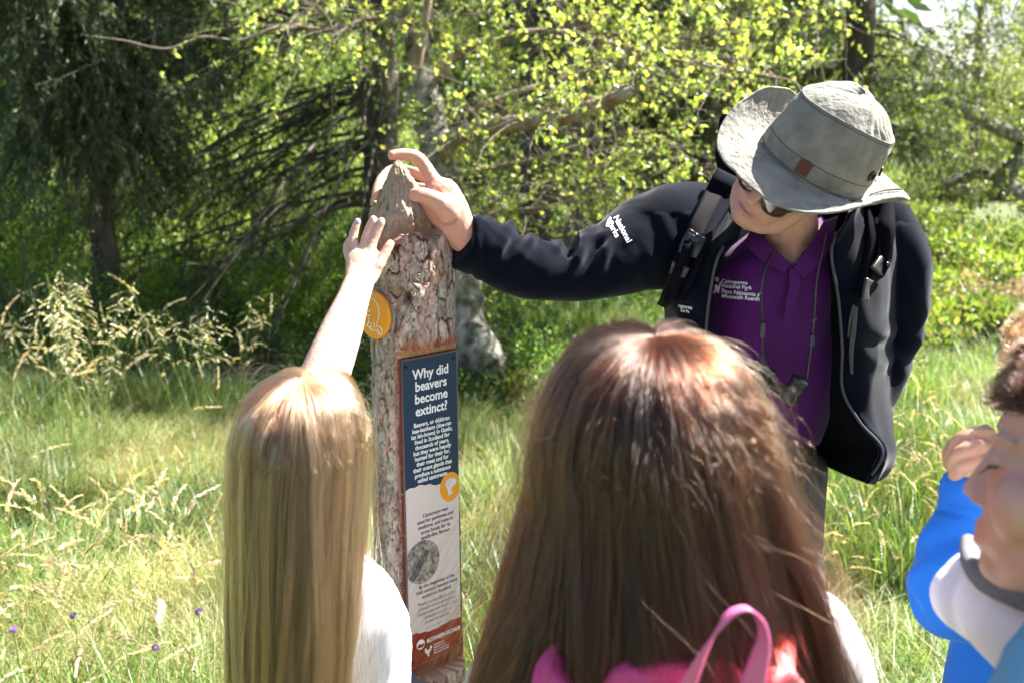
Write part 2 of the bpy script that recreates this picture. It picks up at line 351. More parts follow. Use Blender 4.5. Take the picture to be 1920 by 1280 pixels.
def lacy(n, h):
    """open panicle grass: small pale spikelets on drooping threads"""
    out = []
    for i in range(n):
        a = rng.uniform(0, 6.28); hh = h * rng.uniform(.8, 1.1); t = np.linspace(0, 1, 9); ln = rng.uniform(.05, .3); x0, y0 = rng.normal(0, .06, 2)
        p = np.stack([x0 + math.cos(a) * ln * hh * t**2, y0 + math.sin(a) * ln * hh * t**2, hh * t], 1); V_, F_ = ltubes(p[None], np.linspace(.0016, .0006, 9)[None], 3)
        out.append((V_, F_, np.tile((.22, .30, .09), (len(V_), 1))))
        for q in range(9):
            s = rng.uniform(.68, 1); b = p[0] * 0 + np.array([np.interp(s, t, p[:, j]) for j in range(3)]); dd = rdir(1)[0]; dd[2] = abs(dd[2]) * .4; L = rng.uniform(.04, .09)
            tt = np.linspace(0, 1, 5)[:, None]; pp = b + dd * L * tt + np.array([0, 0, -1]) * L * .45 * tt**2; V_, F_ = ltubes(pp[None], np.full((1, 5), .0005), 3)
            out.append((V_, F_, np.tile((.38, .34, .16), (len(V_), 1))))
            out.append(leaves(pp[2:], np.tile(pp[-1] - pp[-2], (3, 1)), rdir(3), .022, .006, (.62, .58, .40), .2))
    return joinc(out)
src = []
for k in (0, 0, 1, 1, 2, 2, 3, 4, 4, 4):
    V, F, C = clump(k); src.append((mesh_from("clump", V, F, C), M_grass))
n = 15000
# density grows with nearness; meadow left in front of the wood and all of the right side
def meadow(n, ymin, ymax, slope_l=-.62, slope_r=.62):
    y = ymin * (ymax / ymin)**rng.uniform(0, 1, n); x = y * rng.uniform(slope_l, slope_r, n); return x, y
def edge(x): return np.where(x < 0.0, 6.55 + .35 * np.sin(x * 1.3) + .3 * np.sin(x * 3.1 + 1), 7.2 + 2.2 * np.clip(x, 0, 9))
def put_grass(name, src, n, y0, y1, sfun, filt, label, tilt=.18, ifun=None):
    x, y = meadow(n, y0, y1); k = filt(x, y); x, y = x[k], y[k]; z = gh(x, y); s = sfun(x, y)
    p, r, s3, ix = inst(len(x), len(src), x, y, z, s, tilt); 
    if ifun is not None: ix = ifun(x, y, ix)
    return gn_scatter(name, src, p, r, s3, ix, label)
patch = lambda x, y, k=1.0, s=9: fbm(np.stack([x * k, y * k, 0 * x], -1), s, 3)
def gi(x, y, ix):
    dry = (patch(x, y, .9) + np.where(x < 0, .25, .0) + np.where((x > 1.0) & (y < 5.5), .35, 0) + rng.normal(0, .25, len(x))) > .6
    return np.where(dry, rng.integers(4, 9, len(x)), rng.integers(0, 7, len(x)))
def tiles(name, src, y0, y1, step, filt, label, smul=1.0, xr=.66, ifun=None):
    ys = [y0]; 
    while ys[-1] < y1: ys.append(ys[-1] + step(ys[-1]))
    X, Y, S = [], [], []
    for yv in ys:
        st = step(yv); xs = np.arange(-xr * yv - .3, xr * yv + .3, st); X.append(xs + rng.uniform(-.25, .25, len(xs)) * st); Y.append(yv + rng.uniform(-.25, .25, len(xs)) * st); S.append(np.full(len(xs), st / .5 * smul))
    x, y, s = np.concatenate(X), np.concatenate(Y), np.concatenate(S); k = filt(x, y); x, y, s = x[k], y[k], s[k]
    p, r, s3, ix = inst(len(x), len(src), x, y, gh(x, y), s, .05); s3 = s3 * np.stack([np.ones(len(x))] * 2 + [rng.uniform(.75, 1.3, len(x)) * (1 + .3 * patch(x, y, .6, 4)) / np.maximum(s, 1)**.5], 1)
    if ifun is not None: ix = ifun(x, y, ix)
    return gn_scatter(name, src, p, r, s3, ix, label)
tiles("grass", src, 2.3, 9.5, lambda y: .40, lambda x, y: y < edge(x) + .1, ("thick green and straw coloured meadow grass around the post", "grass"), ifun=gi)
tiles("distant_grass", src[:7], 7.5, 42, lambda y: .5 + (y - 7.5) * .035, lambda x, y: (x > .5) & (x > (y - 7) * .12) & (y > edge(x) - .2), ("sunlit meadow grass receding to the bushes on the right", "grass"), 1.15)
V, F, C = stalks(5, .62, .10, .12); s1 = mesh_from("s", V, F, C); V, F, C = stalks(3, .8, .12, .08, .2); s2 = mesh_from("s", V, F, C); V, F, C = lacy(3, .95); s3 = mesh_from("s", V, F, C); V, F, C = stalks(4, .5, .08, .1, .6); s4 = mesh_from("s", V, F, C)
put_grass("seed_head_grass", [(s1, M_grass), (s2, M_grass), (s4, M_grass), (s1, M_grass)], 780, 2.9, 6.4, lambda x, y: rng.uniform(.7, 1.15, len(x)) * np.where(x > .3, .7, 1),
          lambda x, y: (y < edge(x)) & ((patch(x, y, .7, 31) + np.where((x < -1.0), .28, -.05) + np.where((x > 1.5), .1, 0)) > .30), ("tan plumed seed heads leaning over the meadow grass", "grass"), .25)
x = np.r_[rng.uniform(-2.75, -1.35, 22)]; y = rng.uniform(4.6, 6.0, 22)
p, r, s3_, ix = inst(22, 1, x, y, gh(x, y), rng.uniform(.75, 1.15, 22), .1); gn_scatter("panicle_grass", [(s3, M_grass)], p, r, s3_, ix, ("tall wispy panicle grass against the dark undergrowth at left", "grass"))
# ---- undergrowth (blaeberry-like) carpeting the wood
def tuft(n, R, H, L, cols, shape=1.0):
    u = rdir(n); u[:, 2] = np.abs(u[:, 2]); r = rng.uniform(.35, 1, n)**.5; C_ = u * r[:, None] * np.array([R, R, H]); c = np.asarray(cols)[rng.integers(0, len(cols), n)]
    lv = leaves(C_, u + rng.normal(0, .6, (n, 3)), rdir(n, 1.2), L * rng.uniform(.7, 1.3, n), L * .55, c, .3, .08)
    k = 26; a = u[:k] * np.array([R, R, H]) * .9; pth = np.linspace(0, 1, 4)[None, :, None] * a[:, None]; V_, F_ = ltubes(pth, np.full((k, 4), .0025), 3)
    return joinc([lv, (V_, F_, np.tile((.12, .09, .05), (len(V_), 1)))])
UG = [(.05, .11, .02), (.08, .15, .03), (.04, .08, .02), (.10, .17, .04)]
us = []
for R, H, L in ((.28, .28, .03), (.34, .36, .034), (.22, .22, .026)):
    V, F, C = tuft(420, R, H, L, UG); us.append((mesh_from("u", V, F, C), M_leaf))
n = 4200; x = rng.uniform(-9, 2.6, n); y = rng.uniform(6.3, 17, n)
k = (y > edge(np.minimum(x, -.01)) - .25) & ((patch(x, y, .5, 77) > -.32 + np.where(x > -1.7, .22, 0))) & ~((x > -2.4) & (x < 1.2) & (y > 7.4) & (y < 9.2) & (rng.uniform(0, 1, n) < .75)); x, y = x[k], y[k]
p, r, s3_, ix = inst(len(x), 3, x, y, gh(x, y) - .02, rng.uniform(.6, 1.4, len(x)) * np.where(y > 9, 1.25, 1), .15); gn_scatter("undergrowth", us, p, r, s3_, ix, ("leafy dark green undergrowth carpeting the shaded wood", "undergrowth"))
# ---- bushes on their own (junipers lit from above), things
def bush(name, label, px, py, d, R, H, L, cols, n=9000, cat="bush", group=None, lobes=26, thin=False):
    b = P(px, py, d); x, y = b[0], b[1]; z = float(gh(x, y)); t = thing(name, label, cat, (x, y, z), group)
    lc = rdir(lobes); lc[:, 2] = np.abs(lc[:, 2]); lc = lc * rng.uniform(.45, .95, (lobes, 1)) * np.array([R, R, H]); i = rng.integers(0, lobes, n)
    u = rdir(n); C_ = lc[i] + u * (rng.uniform(.2, 1, (n, 1))**.5) * np.array([R, R, H]) * .30 + np.array([0, 0, H * .05])
    c = np.asarray(cols)[rng.integers(0, len(cols), n)] * (.75 + .5 * (i[:, None] % 5) / 4); D = u + rng.normal(0, .5, (n, 3)) + np.array([0, 0, .5])
    V_, F_, cc = leaves(C_, D, rdir(n, .6), L * rng.uniform(.7, 1.4, n), L * (.22 if thin else .55), c, .25)
    V_ = V_ + [x, y, z]; part("foliage", V_, F_, M_leaf, t, cc, False, 'stuff')
    a = np.stack([np.zeros((lobes, 3)), lc * .4 + rng.normal(0, .03, (lobes, 3)), lc * .75 + rng.normal(0, .03, (lobes, 3)), lc], 1) + [x, y, z - .03]
    V_, F_ = ltubes(a, np.tile(np.linspace(.014, .004, 4), (lobes, 1)) * (R + .3), 5); part("stems", V_, F_, M_twig, t)
    return t
YG = [(.18, .29, .03), (.23, .35, .04), (.13, .22, .03), (.27, .37, .06)]; MG = [(.09, .16, .03), (.12, .2, .04), (.07, .12, .025)]
g = "bright juniper bushes at the edge of the wood"
for px, py, d, R, H, L, c, lb in [
    (50, 520, 8.6, 1.0, 1.25, .045, YG[:3] + MG, "mid green bush filling the left edge of the picture"), (330, 480, 9.4, .9, .75, .045, YG, "low yellow green bush behind the gap left of centre"),
    (470, 500, 9.0, .7, .62, .04, YG[:2] + MG, "small bush under the drooping conifer branches"), (600, 500, 9.2, .62, .85, .04, YG, "rounded bright bush left of the post top"),
    (190, 480, 10.5, 1.1, 1.0, .05, YG, "sunlit bush below the hanging conifer at left"), (880, 500, 10.5, .8, .8, .045, YG[:3] + MG, "sunlit bush right of the post behind the birch trunk"),
    (690, 470, 11.5, .9, 1.1, .05, YG[:2] + MG, "green bush behind the post in the gap between trunks")]:
    bush("juniper_bush", lb, px, py, d, R, H, L, c, group=g, thin=True)
bush("seedling_shrub", "small leafy shrub growing beneath the man's outstretched arm", 1060, 640, 6.6, .38, .62, .035, [(.16, .27, .06), (.2, .32, .08), (.12, .2, .04)], 1500, lobes=14)
bush("seedling_shrub", "low leafy shrub at the foot of the lichen covered birch trunk", 985, 660, 7.2, .3, .35, .035, [(.16, .27, .06), (.12, .2, .04)], 900, lobes=10)
bush("moss_mound", "yellow green mossy mound beside the birch trunk base", 985, 700, 6.9, .24, .24, .02, [(.22, .22, .05), (.16, .17, .04)], 4000, "moss")
for px, py, d, R, lb in [(900, 470, 12.5, .9, "pale pink heather seen over the man's cuff"), (1150, 450, 13, .9, "pale pink heather right of the dark pine trunk"), (1800, 470, 12, 1.1, "pinkish heather patch in the right hand meadow"), (1860, 520, 10.5, .8, "purple tinged heather near the right edge")]:
    bush("heather_clump", lb, px, py, d, R, .42, .03, [(.30, .17, .22), (.38, .24, .28), (.14, .15, .05), (.2, .2, .08)], 5000, "heather", "clumps of heather in flower")
for px, py, d, R, H, lb in [(1720, 520, 9.5, .8, .55, "bright green bracken right of the man's shoulder"), (1860, 480, 11.5, 1.1, .6, "bright green bracken by the right edge"), (1760, 450, 14.5, 1.2, .7, "sunlit bracken before the far bushes"), (1900, 560, 8.0, .6, .4, "leafy green clump low at the right edge")]:
    bush("bracken", lb, px, py, d, R, H, .07, [(.13, .21, .04), (.17, .25, .05), (.10, .16, .03), (.24, .24, .09)], 5000, "fern", "bracken in the meadow")
# ---- sticks lying in the shade
def stick(pts, r, label, m=M_twig):
    p = cr(np.array(pts), 14); p[1:-1] += rng.normal(0, .008, (12, 3)); V_, F_ = ltubes(p[None], np.linspace(r, r * .4, 14)[None], 6); o = part("fallen_branch", V_, F_, m, None); tag(o, label, "branch", "dead branches on the ground")
M_dead = mat("bleached_wood", (.34, .28, .2), .85, var=.4, vscale=30)
def gp(px, py, z): p = G(px, py, z); return p
stick([gp(-20, 690, .15), gp(60, 655, .2), gp(150, 600, .3)], .02, "bleached dead branch lying at the left edge in shade", M_dead)
stick([gp(130, 440, .5), gp(200, 500, .35), gp(290, 540, .2)], .014, "thin bare branch slanting down in the dark undergrowth", M_dead)
stick([gp(20, 560, .3), gp(120, 590, .25), gp(230, 560, .35), gp(330, 565, .25)], .012, "crooked dead twig across the undergrowth", M_dead)
stick([gp(300, 585, .25), gp(345, 640, .15)], .010, "short pale stick end in the undergrowth", M_dead)
stick([gp(560, 540, .05), gp(640, 528, .1), gp(700, 520, .06)], .02, "pale branch on the forest floor left of the post", M_dead)
stick([gp(890, 600, .05), gp(980, 590, .08), gp(1080, 596, .05)], .02, "brown branch on the forest floor under the sleeve", M_dead)
stick([gp(296, 1130, .16), gp(300, 1180, .12), gp(318, 1240, .04)], .02, "lichen covered stick standing in the grass at lower left", M_birch)
for px, py, lb in [(137, 1153, "purple scabious flower at lower left"), (25, 1180, "purple flower by the left edge"), (291, 1213, "purple flower beside the lichen covered stick"), (372, 1146, "purple flower just left of the blonde hair")]:
    b = G(px, py, .38); g0 = float(gh(b[0], b[1])); t = thing("wild_flower", lb, "flower", (b[0], b[1], g0), "purple wild flowers in the grass")
    V_, F_ = ltubes(np.linspace([b[0] + .03, b[1], g0], b, 5)[None], np.full((1, 5), .0016), 4); part("stem", V_, F_, mat("flower_stem", (.12, .2, .05)), t)
    u = rdir(90, .4); V_, F_, C = leaves(b + u * .008, u, rdir(90), .009, .004, (.30, .18, .55), .2); part("flower_head", V_, F_, M_leaf, t, C, False)
# ================================================================== TREES
def spruce(name, label, x, y, H=13, R=2.4, rt=.16, z0=.7, zd=4.6, nb=46, foliage=1.0, bare=.15, colf=((.035, .065, .02), (.055, .09, .025), (.075, .11, .03)), az=None, droop=.35, hang=.45, group=None, up=5200):
    t = thing(name, label, "tree", (x, y, float(gh(x, y))), group); b = np.array([x, y, float(gh(x, y)) - .1])
    n = 24; zt = np.linspace(0, H, n); ax = np.stack([.06 * np.sin(zt * .7), .05 * np.cos(zt * .9) - .05, zt], 1) + b; rad = rt * (1 - zt / H)**.8 + .01; rad[:3] *= [1.5, 1.2, 1.05]
    V_, F_ = tube(ax, rad, 20, 60, caps=False); V_ = V_ + nrm(V_ - np.repeat(cr(ax, 60), 20, 0)) * (.02 * fbm(V_ * [9, 9, 3], 11, 3))[:, None]; part("trunk", V_, F_, M_barkd, t)
    zs = np.sort(rng.uniform(z0, zd, nb)); A = rng.uniform(0, 6.283, nb) if az is None else az(nb)
    L = R * rng.uniform(.55, 1.1, nb) * (1 - .35 * (zs / H)); K = 14; s = np.linspace(0, 1, K)
    d = np.stack([np.cos(A), np.sin(A), 0 * A], 1); dr = droop * rng.uniform(.6, 1.5, nb)
    path = b + np.array([0, 0, 1.0]) * zs[:, None, None] + d[:, None] * (L[:, None] * s)[..., None] + np.array([0, 0, 1.0]) * (L[:, None] * (.12 * s - dr[:, None] * s**1.5 + .14 * s**4))[..., None]
    path = path + np.cumsum(rng.normal(0, .018, path.shape), 1) * s[:, None]
    r = (.012 + .014 * rng.uniform(0, 1, nb))[:, None] * (1 - .8 * s); V_, F_ = ltubes(path, r, 5)
    # side branchlets
    ns = 24; bi = np.repeat(np.arange(nb), ns); sp = rng.uniform(.15, 1, nb * ns); k0 = np.minimum((sp * (K - 1)).astype(int), K - 2); f = (sp * (K - 1) - k0)[:, None]
    o = path[bi, k0] * (1 - f) + path[bi, k0 + 1] * f; tdir = nrm(path[bi, k0 + 1] - path[bi, k0]); sd = nrm(np.cross(tdir, [0, 0, 1.0])) * np.where(rng.uniform(0, 1, len(bi)) < .5, -1, 1)[:, None]
    sl_ = hang * rng.uniform(.4, 1.3, len(bi)); q = np.linspace(0, 1, 6); dd = nrm(sd * rng.uniform(.2, 1, (len(bi), 1)) + tdir * .6)
    sp_ = o[:, None] + dd[:, None] * (sl_[:, None] * .6 * q)[..., None] + np.array([0, 0, -1.0]) * (sl_[:, None] * .75 * q**1.5)[..., None] + np.cumsum(rng.normal(0, .008, (len(bi), 6, 3)), 1)
    V2, F2 = ltubes(sp_, np.tile(np.linspace(.0024, .0010, 6), (len(bi), 1)), 3); V3_, F3_ = join([(V_, F_), (V2, F2)]); part("branches", V3_, F3_, M_barkd, t, kind='stuff')
    live = rng.uniform(0, 1, len(bi)) > bare; S = sp_[live]; m = int(22 * foliage); u = rng.uniform(.05, 1.05, (len(S), m)); k0 = np.minimum((u * 5).astype(int), 4); f = (u * 5 - k0)[..., None]; ii = np.arange(len(S))[:, None]
    C_ = (S[ii, k0] * (1 - f) + S[ii, k0 + 1] * f).reshape(-1, 3); D = nrm(S[ii, k0 + 1] - S[ii, k0]).reshape(-1, 3); kk = len(C_); D = D + rng.normal(0, .45, (kk, 3))
    C_ = C_ + rng.normal(0, .014, (kk, 3)); c = np.asarray(colf)[rng.integers(0, len(colf), kk)]; a = leaves(C_, D, rdir(kk), rng.uniform(.04, .085, kk), .011, c, .3)
    # upper crown (above the frame; casts the wood's shade)
    nu = up; zz = rng.uniform(zd - .4, H, nu); rr = (R * 1.15) * (1 - (zz - zd) / (H - zd + .1))**.8 * rng.uniform(.1, 1, nu)**.55 + .1; aa = rng.uniform(0, 6.283, nu)
    C_ = b + np.stack([rr * np.cos(aa), rr * np.sin(aa), zz - rr * .3], 1); D = np.stack([np.cos(aa), np.sin(aa), -.8 + 0 * aa], 1) + rng.normal(0, .3, (nu, 3)); e = leaves(C_, D, rdir(nu, .8), rng.uniform(.3, .55, nu), .16, colf[1], .3)
    V_, F_, C = joinc([a, e]); part("crown", V_, F_, M_needle, t, C, False, 'stuff'); return t
g = "spruce trees of the wood"
DK = ((.05, .10, .03), (.09, .15, .045), (.13, .19, .06)); BR = ((.04, .065, .025), (.06, .085, .03), (.085, .11, .04))
spruce("spruce_tree", "dark spruce with hanging curtains of foliage at the left edge", -3.55, 9.2, R=1.05, rt=.10, z0=1.8, zd=4.0, nb=86, colf=BR, group=g, hang=1.0, foliage=2.0, bare=.03, up=500)
spruce("spruce_tree", "spruce with bare boughs sweeping down left of the post", -1.25, 10.0, R=3.0, rt=.17, z0=1.1, nb=66, colf=BR, group=g, az=lambda n: rng.normal(math.pi + .25, .75, n), droop=.62, hang=.42, foliage=1.1, bare=.25, up=450)
spruce("spruce_tree", "dense spruce rising behind the birch leaves", .95, 15.5, H=16, R=3.0, rt=.3, z0=.7, nb=84, colf=BR, group=g, hang=.6, foliage=1.4, up=700)
spruce("spruce_tree", "spruce with drooping fronds right above the man's hat", 4.2, 13.6, H=15, R=2.0, rt=.2, z0=1.5, nb=64, colf=((.05, .09, .02), (.08, .13, .03), (.04, .07, .02)), group=g, hang=.6, foliage=1.5, up=2200)
0 and spruce("spruce_tree", "dark spruce in the far left corner of the wood", -6.2, 12.5, R=2.4, z0=1.2, nb=56, colf=DK, group=g, hang=.5, foliage=1.2, up=1800)
0 and spruce("spruce_tree", "dark spruce between the birch trunk and the drooping boughs", -3.4, 19, H=15, R=2.5, rt=.2, z0=2.2, nb=40, colf=DK, group=g)
spruce("spruce_tree", "shadowy spruce behind the man's hat brim", 3.0, 17.5, H=16, R=2.8, rt=.25, z0=.8, nb=60, colf=DK, group=g, hang=.6, foliage=1.2, up=1500)
# big dark pine trunk
t = thing("pine_tree", "thick dark pine trunk standing behind the birch leaves", "tree", (.47, 12.2, 0)); b = np.array([.47, 12.2, -.1])
ax = b + np.array([[0, 0, 0], [0, 0, .5], [.02, 0, 1.5], [.04, 0, 3], [.0, 0, 6], [0, 0, 9], [.1, 0, 13]]); V_, F_ = tube(ax, [.55, .42, .36, .33, .3, .25, .08], 48, 220, caps=False)
an = np.tile(np.linspace(0, 2 * np.pi, 48, endpoint=False), 220); cen = np.repeat(cr(ax, 220), 48, 0); V_ = V_ + nrm(V_ - cen) * (.035 * np.abs(fbm(np.stack([np.cos(an) * 4, np.sin(an) * 4, V_[:, 2] * 1.6], 1), 5, 3)))[:, None]; part("trunk", V_, F_, M_barkd, t)
nu = 2600; zz = rng.uniform(8.5, 14.5, nu); rr = 1.8 * np.sin(np.clip((zz - 4) / 10, 0, 1) * np.pi)**.6 * rng.uniform(.1, 1, nu)**.5; aa = rng.uniform(0, 6.283, nu)
V_, F_, C = leaves(b + np.stack([rr * np.cos(aa), rr * np.sin(aa), zz], 1), rdir(nu), rdir(nu, .8), rng.uniform(.3, .5, nu), .18, DK[1], .3); part("crown", V_, F_, M_needle, t, C, False, 'stuff')
# ---- birch with lichen trunk, broken limb, small bright leaves
def knobby(pts, r, seg, n, amp=.15, sc=8, seed=1):
    V_, F_ = tube(pts, r, seg, n, caps=False); cen = np.repeat(cr(np.asarray(pts, float), n), seg, 0); d = V_ - cen; return cen + d * (1 + amp * fbm(V_ * sc, seed, 3))[:, None], F_
def leafy(t, limbs, ntw, nl, L, cols, tw=(.35, 1.0), seeds=None, down=.25, spread=1.0, radius=.004):
    """twigs growing from limb paths, with leaves along them"""
    pts = np.vstack([cr(l, 40)[int(40 * f0):] for l, f0 in limbs]); i = rng.integers(0, len(pts), ntw); o = pts[i]; d = rdir(ntw) * spread; d[:, 2] = d[:, 2] * .7 + .1; Lt = rng.uniform(*tw, ntw); K = 8; s = np.linspace(0, 1, K)
    path = o[:, None] + d[:, None] * (Lt[:, None] * s)[..., None] + np.array([0, 0, -1.0]) * (down * Lt[:, None] * s**2)[..., None] + np.cumsum(rng.normal(0, .022, (ntw, K, 3)), 1) * s[:, None]
    j = rng.integers(0, ntw, ntw * 2); k = rng.integers(2, K - 1, ntw * 2); o2 = path[j, k]; d2 = nrm(rdir(ntw * 2) + nrm(path[j, k + 1] - path[j, k])); L2 = rng.uniform(.12, .4, ntw * 2)
    q = np.linspace(0, 1, 5); p2 = o2[:, None] + d2[:, None] * (L2[:, None] * q)[..., None] + np.array([0, 0, -1.0]) * (.2 * L2[:, None] * q**2)[..., None] + np.cumsum(rng.normal(0, .01, (ntw * 2, 5, 3)), 1)
    A = ltubes(path, np.tile(np.linspace(radius, radius * .35, K), (ntw, 1)), 4); B = ltubes(p2, np.tile(np.linspace(radius * .45, radius * .2, 5), (ntw * 2, 1)), 3); V_, F_ = join([A, B]); part("twigs", V_, F_, M_twig, t, kind='stuff')
    j = rng.integers(0, ntw * 2, nl); u = rng.uniform(0, 1, nl) * 4; k = np.minimum(u.astype(int), 3); f = (u - k)[:, None]; C_ = p2[j, k] * (1 - f) + p2[j, k + 1] * f + rng.normal(0, .012, (nl, 3))
    c = np.asarray(cols)[rng.integers(0, len(cols), nl)]; V_, F_, C = leaves(C_, rdir(nl, -.5), rdir(nl, .9), L * rng.uniform(.5, 1.45, nl), L * .7, c, .25, .1); part("crown", V_, F_, M_leaf, t, C, False, 'stuff')
b = G(905, 705); t = thing("birch_tree", "lichen covered birch leaning behind the post with a long broken limb", "tree", b)
trunk = np.vstack([G(915, 712) - [0, 0, .08], PP([(900, 672, 6.95), (875, 610, 6.98), (862, 540, 7.0), (850, 450, 7.02), (835, 360, 7.05), (815, 260, 7.05), (792, 160, 7.05), (780, 60, 7.1), (778, -60, 7.1)])])
V_, F_ = knobby(trunk, [.20, .155, .14, .135, .13, .12, .11, .10, .075, .06], 28, 180, .16, 9); part("trunk", V_, F_, M_birch, t)
low = PP([(838, 300, 7.0), (846, 266, 6.8), (885, 245, 6.5), (960, 232, 6.25), (1040, 222, 6.05), (1110, 203, 5.9), (1190, 170, 5.75)]); V_, F_ = knobby(low, [.06, .055, .050, .046, .046, .042, .032], 14, 80, .2, 14); V_, F_ = V_, F_; o = part("limb", V_, F_, M_limb, t); o['label'] = "long reddish limb with a broken end"
f2 = PP([(775, 150, 7.0), (785, 90, 6.95), (797, 20, 6.9), (806, -60, 6.85)]); V_, F_ = knobby(f2, [.05, .045, .04, .035], 12, 40, .15, 14); part("limb", V_, F_, M_limb, t)
l3 = PP([(845, 430, 7.0), (900, 410, 6.8), (980, 395, 6.6), (1060, 380, 6.5), (1130, 330, 6.4)]); V_, F_ = knobby(l3, [.028, .02, .016, .012, .007], 8, 50, .2, 14); part("limb", V_, F_, M_limb, t)
l4 = PP([(790, 170, 7.1), (900, 80, 6.9), (1050, 60, 6.6), (1250, 110, 6.3), (1480, 150, 6.1)]); V_, F_ = knobby(l4, [.03, .02, .016, .012, .006], 8, 60, .2, 14); part("limb", V_, F_, M_limb, t)
l5 = PP([(810, 240, 7.1), (950, 180, 7.2), (1150, 120, 7.4), (1350, 60, 7.5), (1530, 20, 7.5)]); V_, F_ = knobby(l5, [.03, .02, .016, .012, .006], 8, 60, .2, 14); part("limb", V_, F_, M_limb, t)
l6 = PP([(785, 60, 7.1), (700, 35, 7.0), (620, 58, 6.9), (540, 48, 6.8), (450, 75, 6.65), (380, 70, 6.55), (310, 92, 6.45), (230, 76, 6.4), (150, 66, 6.3)]); V_, F_ = knobby(l6, [.03, .018, .014, .011, .009, .007, .006, .004, .002], 8, 110, .5, 22); part("limb", V_, F_, M_twig, t)
l7 = PP([(840, 330, 7.0), (1000, 300, 6.8), (1200, 250, 6.6), (1330, 330, 6.5)]); l8 = PP([(800, -40, 7.0), (1000, -60, 6.9), (1300, -50, 6.8), (1560, -40, 6.8)])
for l in (l7, l8): V_, F_ = knobby(l, [.02, .014, .01, .005], 7, 50, .2, 14); part("limb", V_, F_, M_twig, t)
BL = [(.20, .27, .07), (.27, .34, .10), (.34, .40, .15), (.13, .19, .05), (.40, .41, .10)]
leafy(t, [(low, .1), (l3, .2), (l4, .2), (l5, .15), (l5, .4), (l7, .25), (l8, .2), (l4, .5), (f2, .4), (l6[:4], .2)], 560, 8600, .042, BL)
leafy_part2 = None
ub = np.stack([rng.uniform(-1.0, 4.2, 4300), rng.uniform(8.7, 10.8, 4300), rng.uniform(4.3, 6.4, 4300)], 1); ub = ub[ub[:, 2] > 3.9]; V_, F_, C = leaves(ub, rdir(len(ub)), rdir(len(ub), .8), rng.uniform(.10, .22, len(ub)), .10, BL[0], .3); part("shade_canopy", V_, F_, M_leaf, t, C, False, 'stuff')  # added leaf canopy above the frame, placed to shade the wood edge
ubr = np.stack([np.tile(P(778, -60, 7.1), (40, 1)), np.tile(P(778, -60, 7.1), (40, 1)) * .5 + ub[:40] * .5 + [0, 0, .3], ub[:40]], 1); V_, F_ = ltubes(ubr, np.tile([.03, .02, .006], (40, 1)), 6); part("shade_canopy_limbs", V_, F_, M_birch, t, kind='stuff')  # limbs reaching out to the added shade canopy
# ---- gnarled birch at right
t3 = thing("birch_tree", "gnarled pale birch with a crooked bare limb at the right edge", "tree", G(1900, 420))
g1 = PP([(1960, 420, 12.5), (1880, 345, 12.6), (1830, 325, 12.8), (1775, 350, 12.9)]); g2 = PP([(1860, 345, 12.7), (1895, 320, 12.6), (1935, 240, 12.5), (1990, 120, 12.5)]); g3 = PP([(1925, 265, 12.5), (1860, 235, 12.3), (1800, 205, 12.1), (1765, 175, 12.0), (1735, 168, 12)]); g0 = np.vstack([G(1960, 470), PP([(1975, 430, 12.5), (1960, 400, 12.5), (1890, 350, 12.6)])])
for l, r in ((g0, [.16, .14, .12, .1]), (g1, [.1, .09, .06, .04]), (g2, [.1, .1, .09, .06]), (g3, [.09, .075, .06, .04, .02])): V_, F_ = knobby(l, r, 14, 60, .25, 7); part("limb" if l is not g0 else "trunk", V_, F_, M_birch, t3)
PL = [(.16, .22, .07), (.22, .28, .09), (.28, .33, .13), (.12, .17, .06)]
leafy(t3, [(g2, .2), (g3, .3), (g1, .3), (PP([(1935, 240, 12.5), (1850, 100, 12.2), (1900, 20, 12)]), .2)], 260, 5200, .05, PL, tw=(.4, 1.3))
t4 = thing("birch_tree", "slim young birch standing in the hazy gap at upper right", "tree", G(1830, 390)); s_ = np.vstack([G(1822, 390), PP([(1825, 300, 17), (1832, 150, 17), (1840, 0, 17), (1845, -120, 17)])]); V_, F_ = knobby(s_, [.10, .08, .07, .05, .03], 10, 50, .15, 8); part("trunk", V_, F_, M_birch, t4)
leafy(t4, [(s_, .35)], 170, 2600, .06, PL, tw=(.5, 1.4))
# ---- far wood
def fartree(n, H, R, L, cols, lob=26):
    lc = rdir(lob) * np.array([R, R, H * .42]) * rng.uniform(.3, .9, (lob, 1)) + [0, 0, H * .55]; i = rng.integers(0, lob, n); u = rdir(n); C_ = lc[i] + u * rng.uniform(.3, 1, (n, 1)) * R * .34; c = np.asarray(cols)[rng.integers(0, len(cols), n)] * (.8 + .4 * (i[:, None] % 4) / 3)
    a = leaves(C_, rdir(n, -.3), rdir(n, .7), L * rng.uniform(.6, 1.3, n), L * .6, c, .2); tr_ = ltubes(np.linspace([0, 0, -.3], [.1, 0, H * .8], 6)[None], np.linspace(H * .018, .02, 6)[None], 6)
    br = ltubes(np.stack([np.tile([0, 0, H * .3], (lob, 1)), lc * .5 + [0, 0, H * .18], lc], 1), np.tile([H * .006, H * .004, .01], (lob, 1)), 4)
    return joinc([a, (*tr_, np.tile((.14, .12, .09), (len(tr_[0]), 1))), (*br, np.tile((.16, .13, .10), (len(br[0]), 1)))])
fs = []
for H, R, L, c in ((5, 1.8, .12, PL), (7, 2.2, .14, [(.12, .18, .05), (.17, .23, .07)]), (3.0, 1.8, .10, [(.2, .27, .08), (.15, .21, .06)]), (8, 1.8, .16, [(.06, .1, .03), (.09, .13, .04)])):
    V, F, C = fartree(5200, H, R, L, c); fs.append((mesh_from("f", V, F, C), M_leaf))
n = 620; y = 17 * (150 / 17)**rng.uniform(0, 1, n); x = y * rng.uniform(-.72, .72, n)
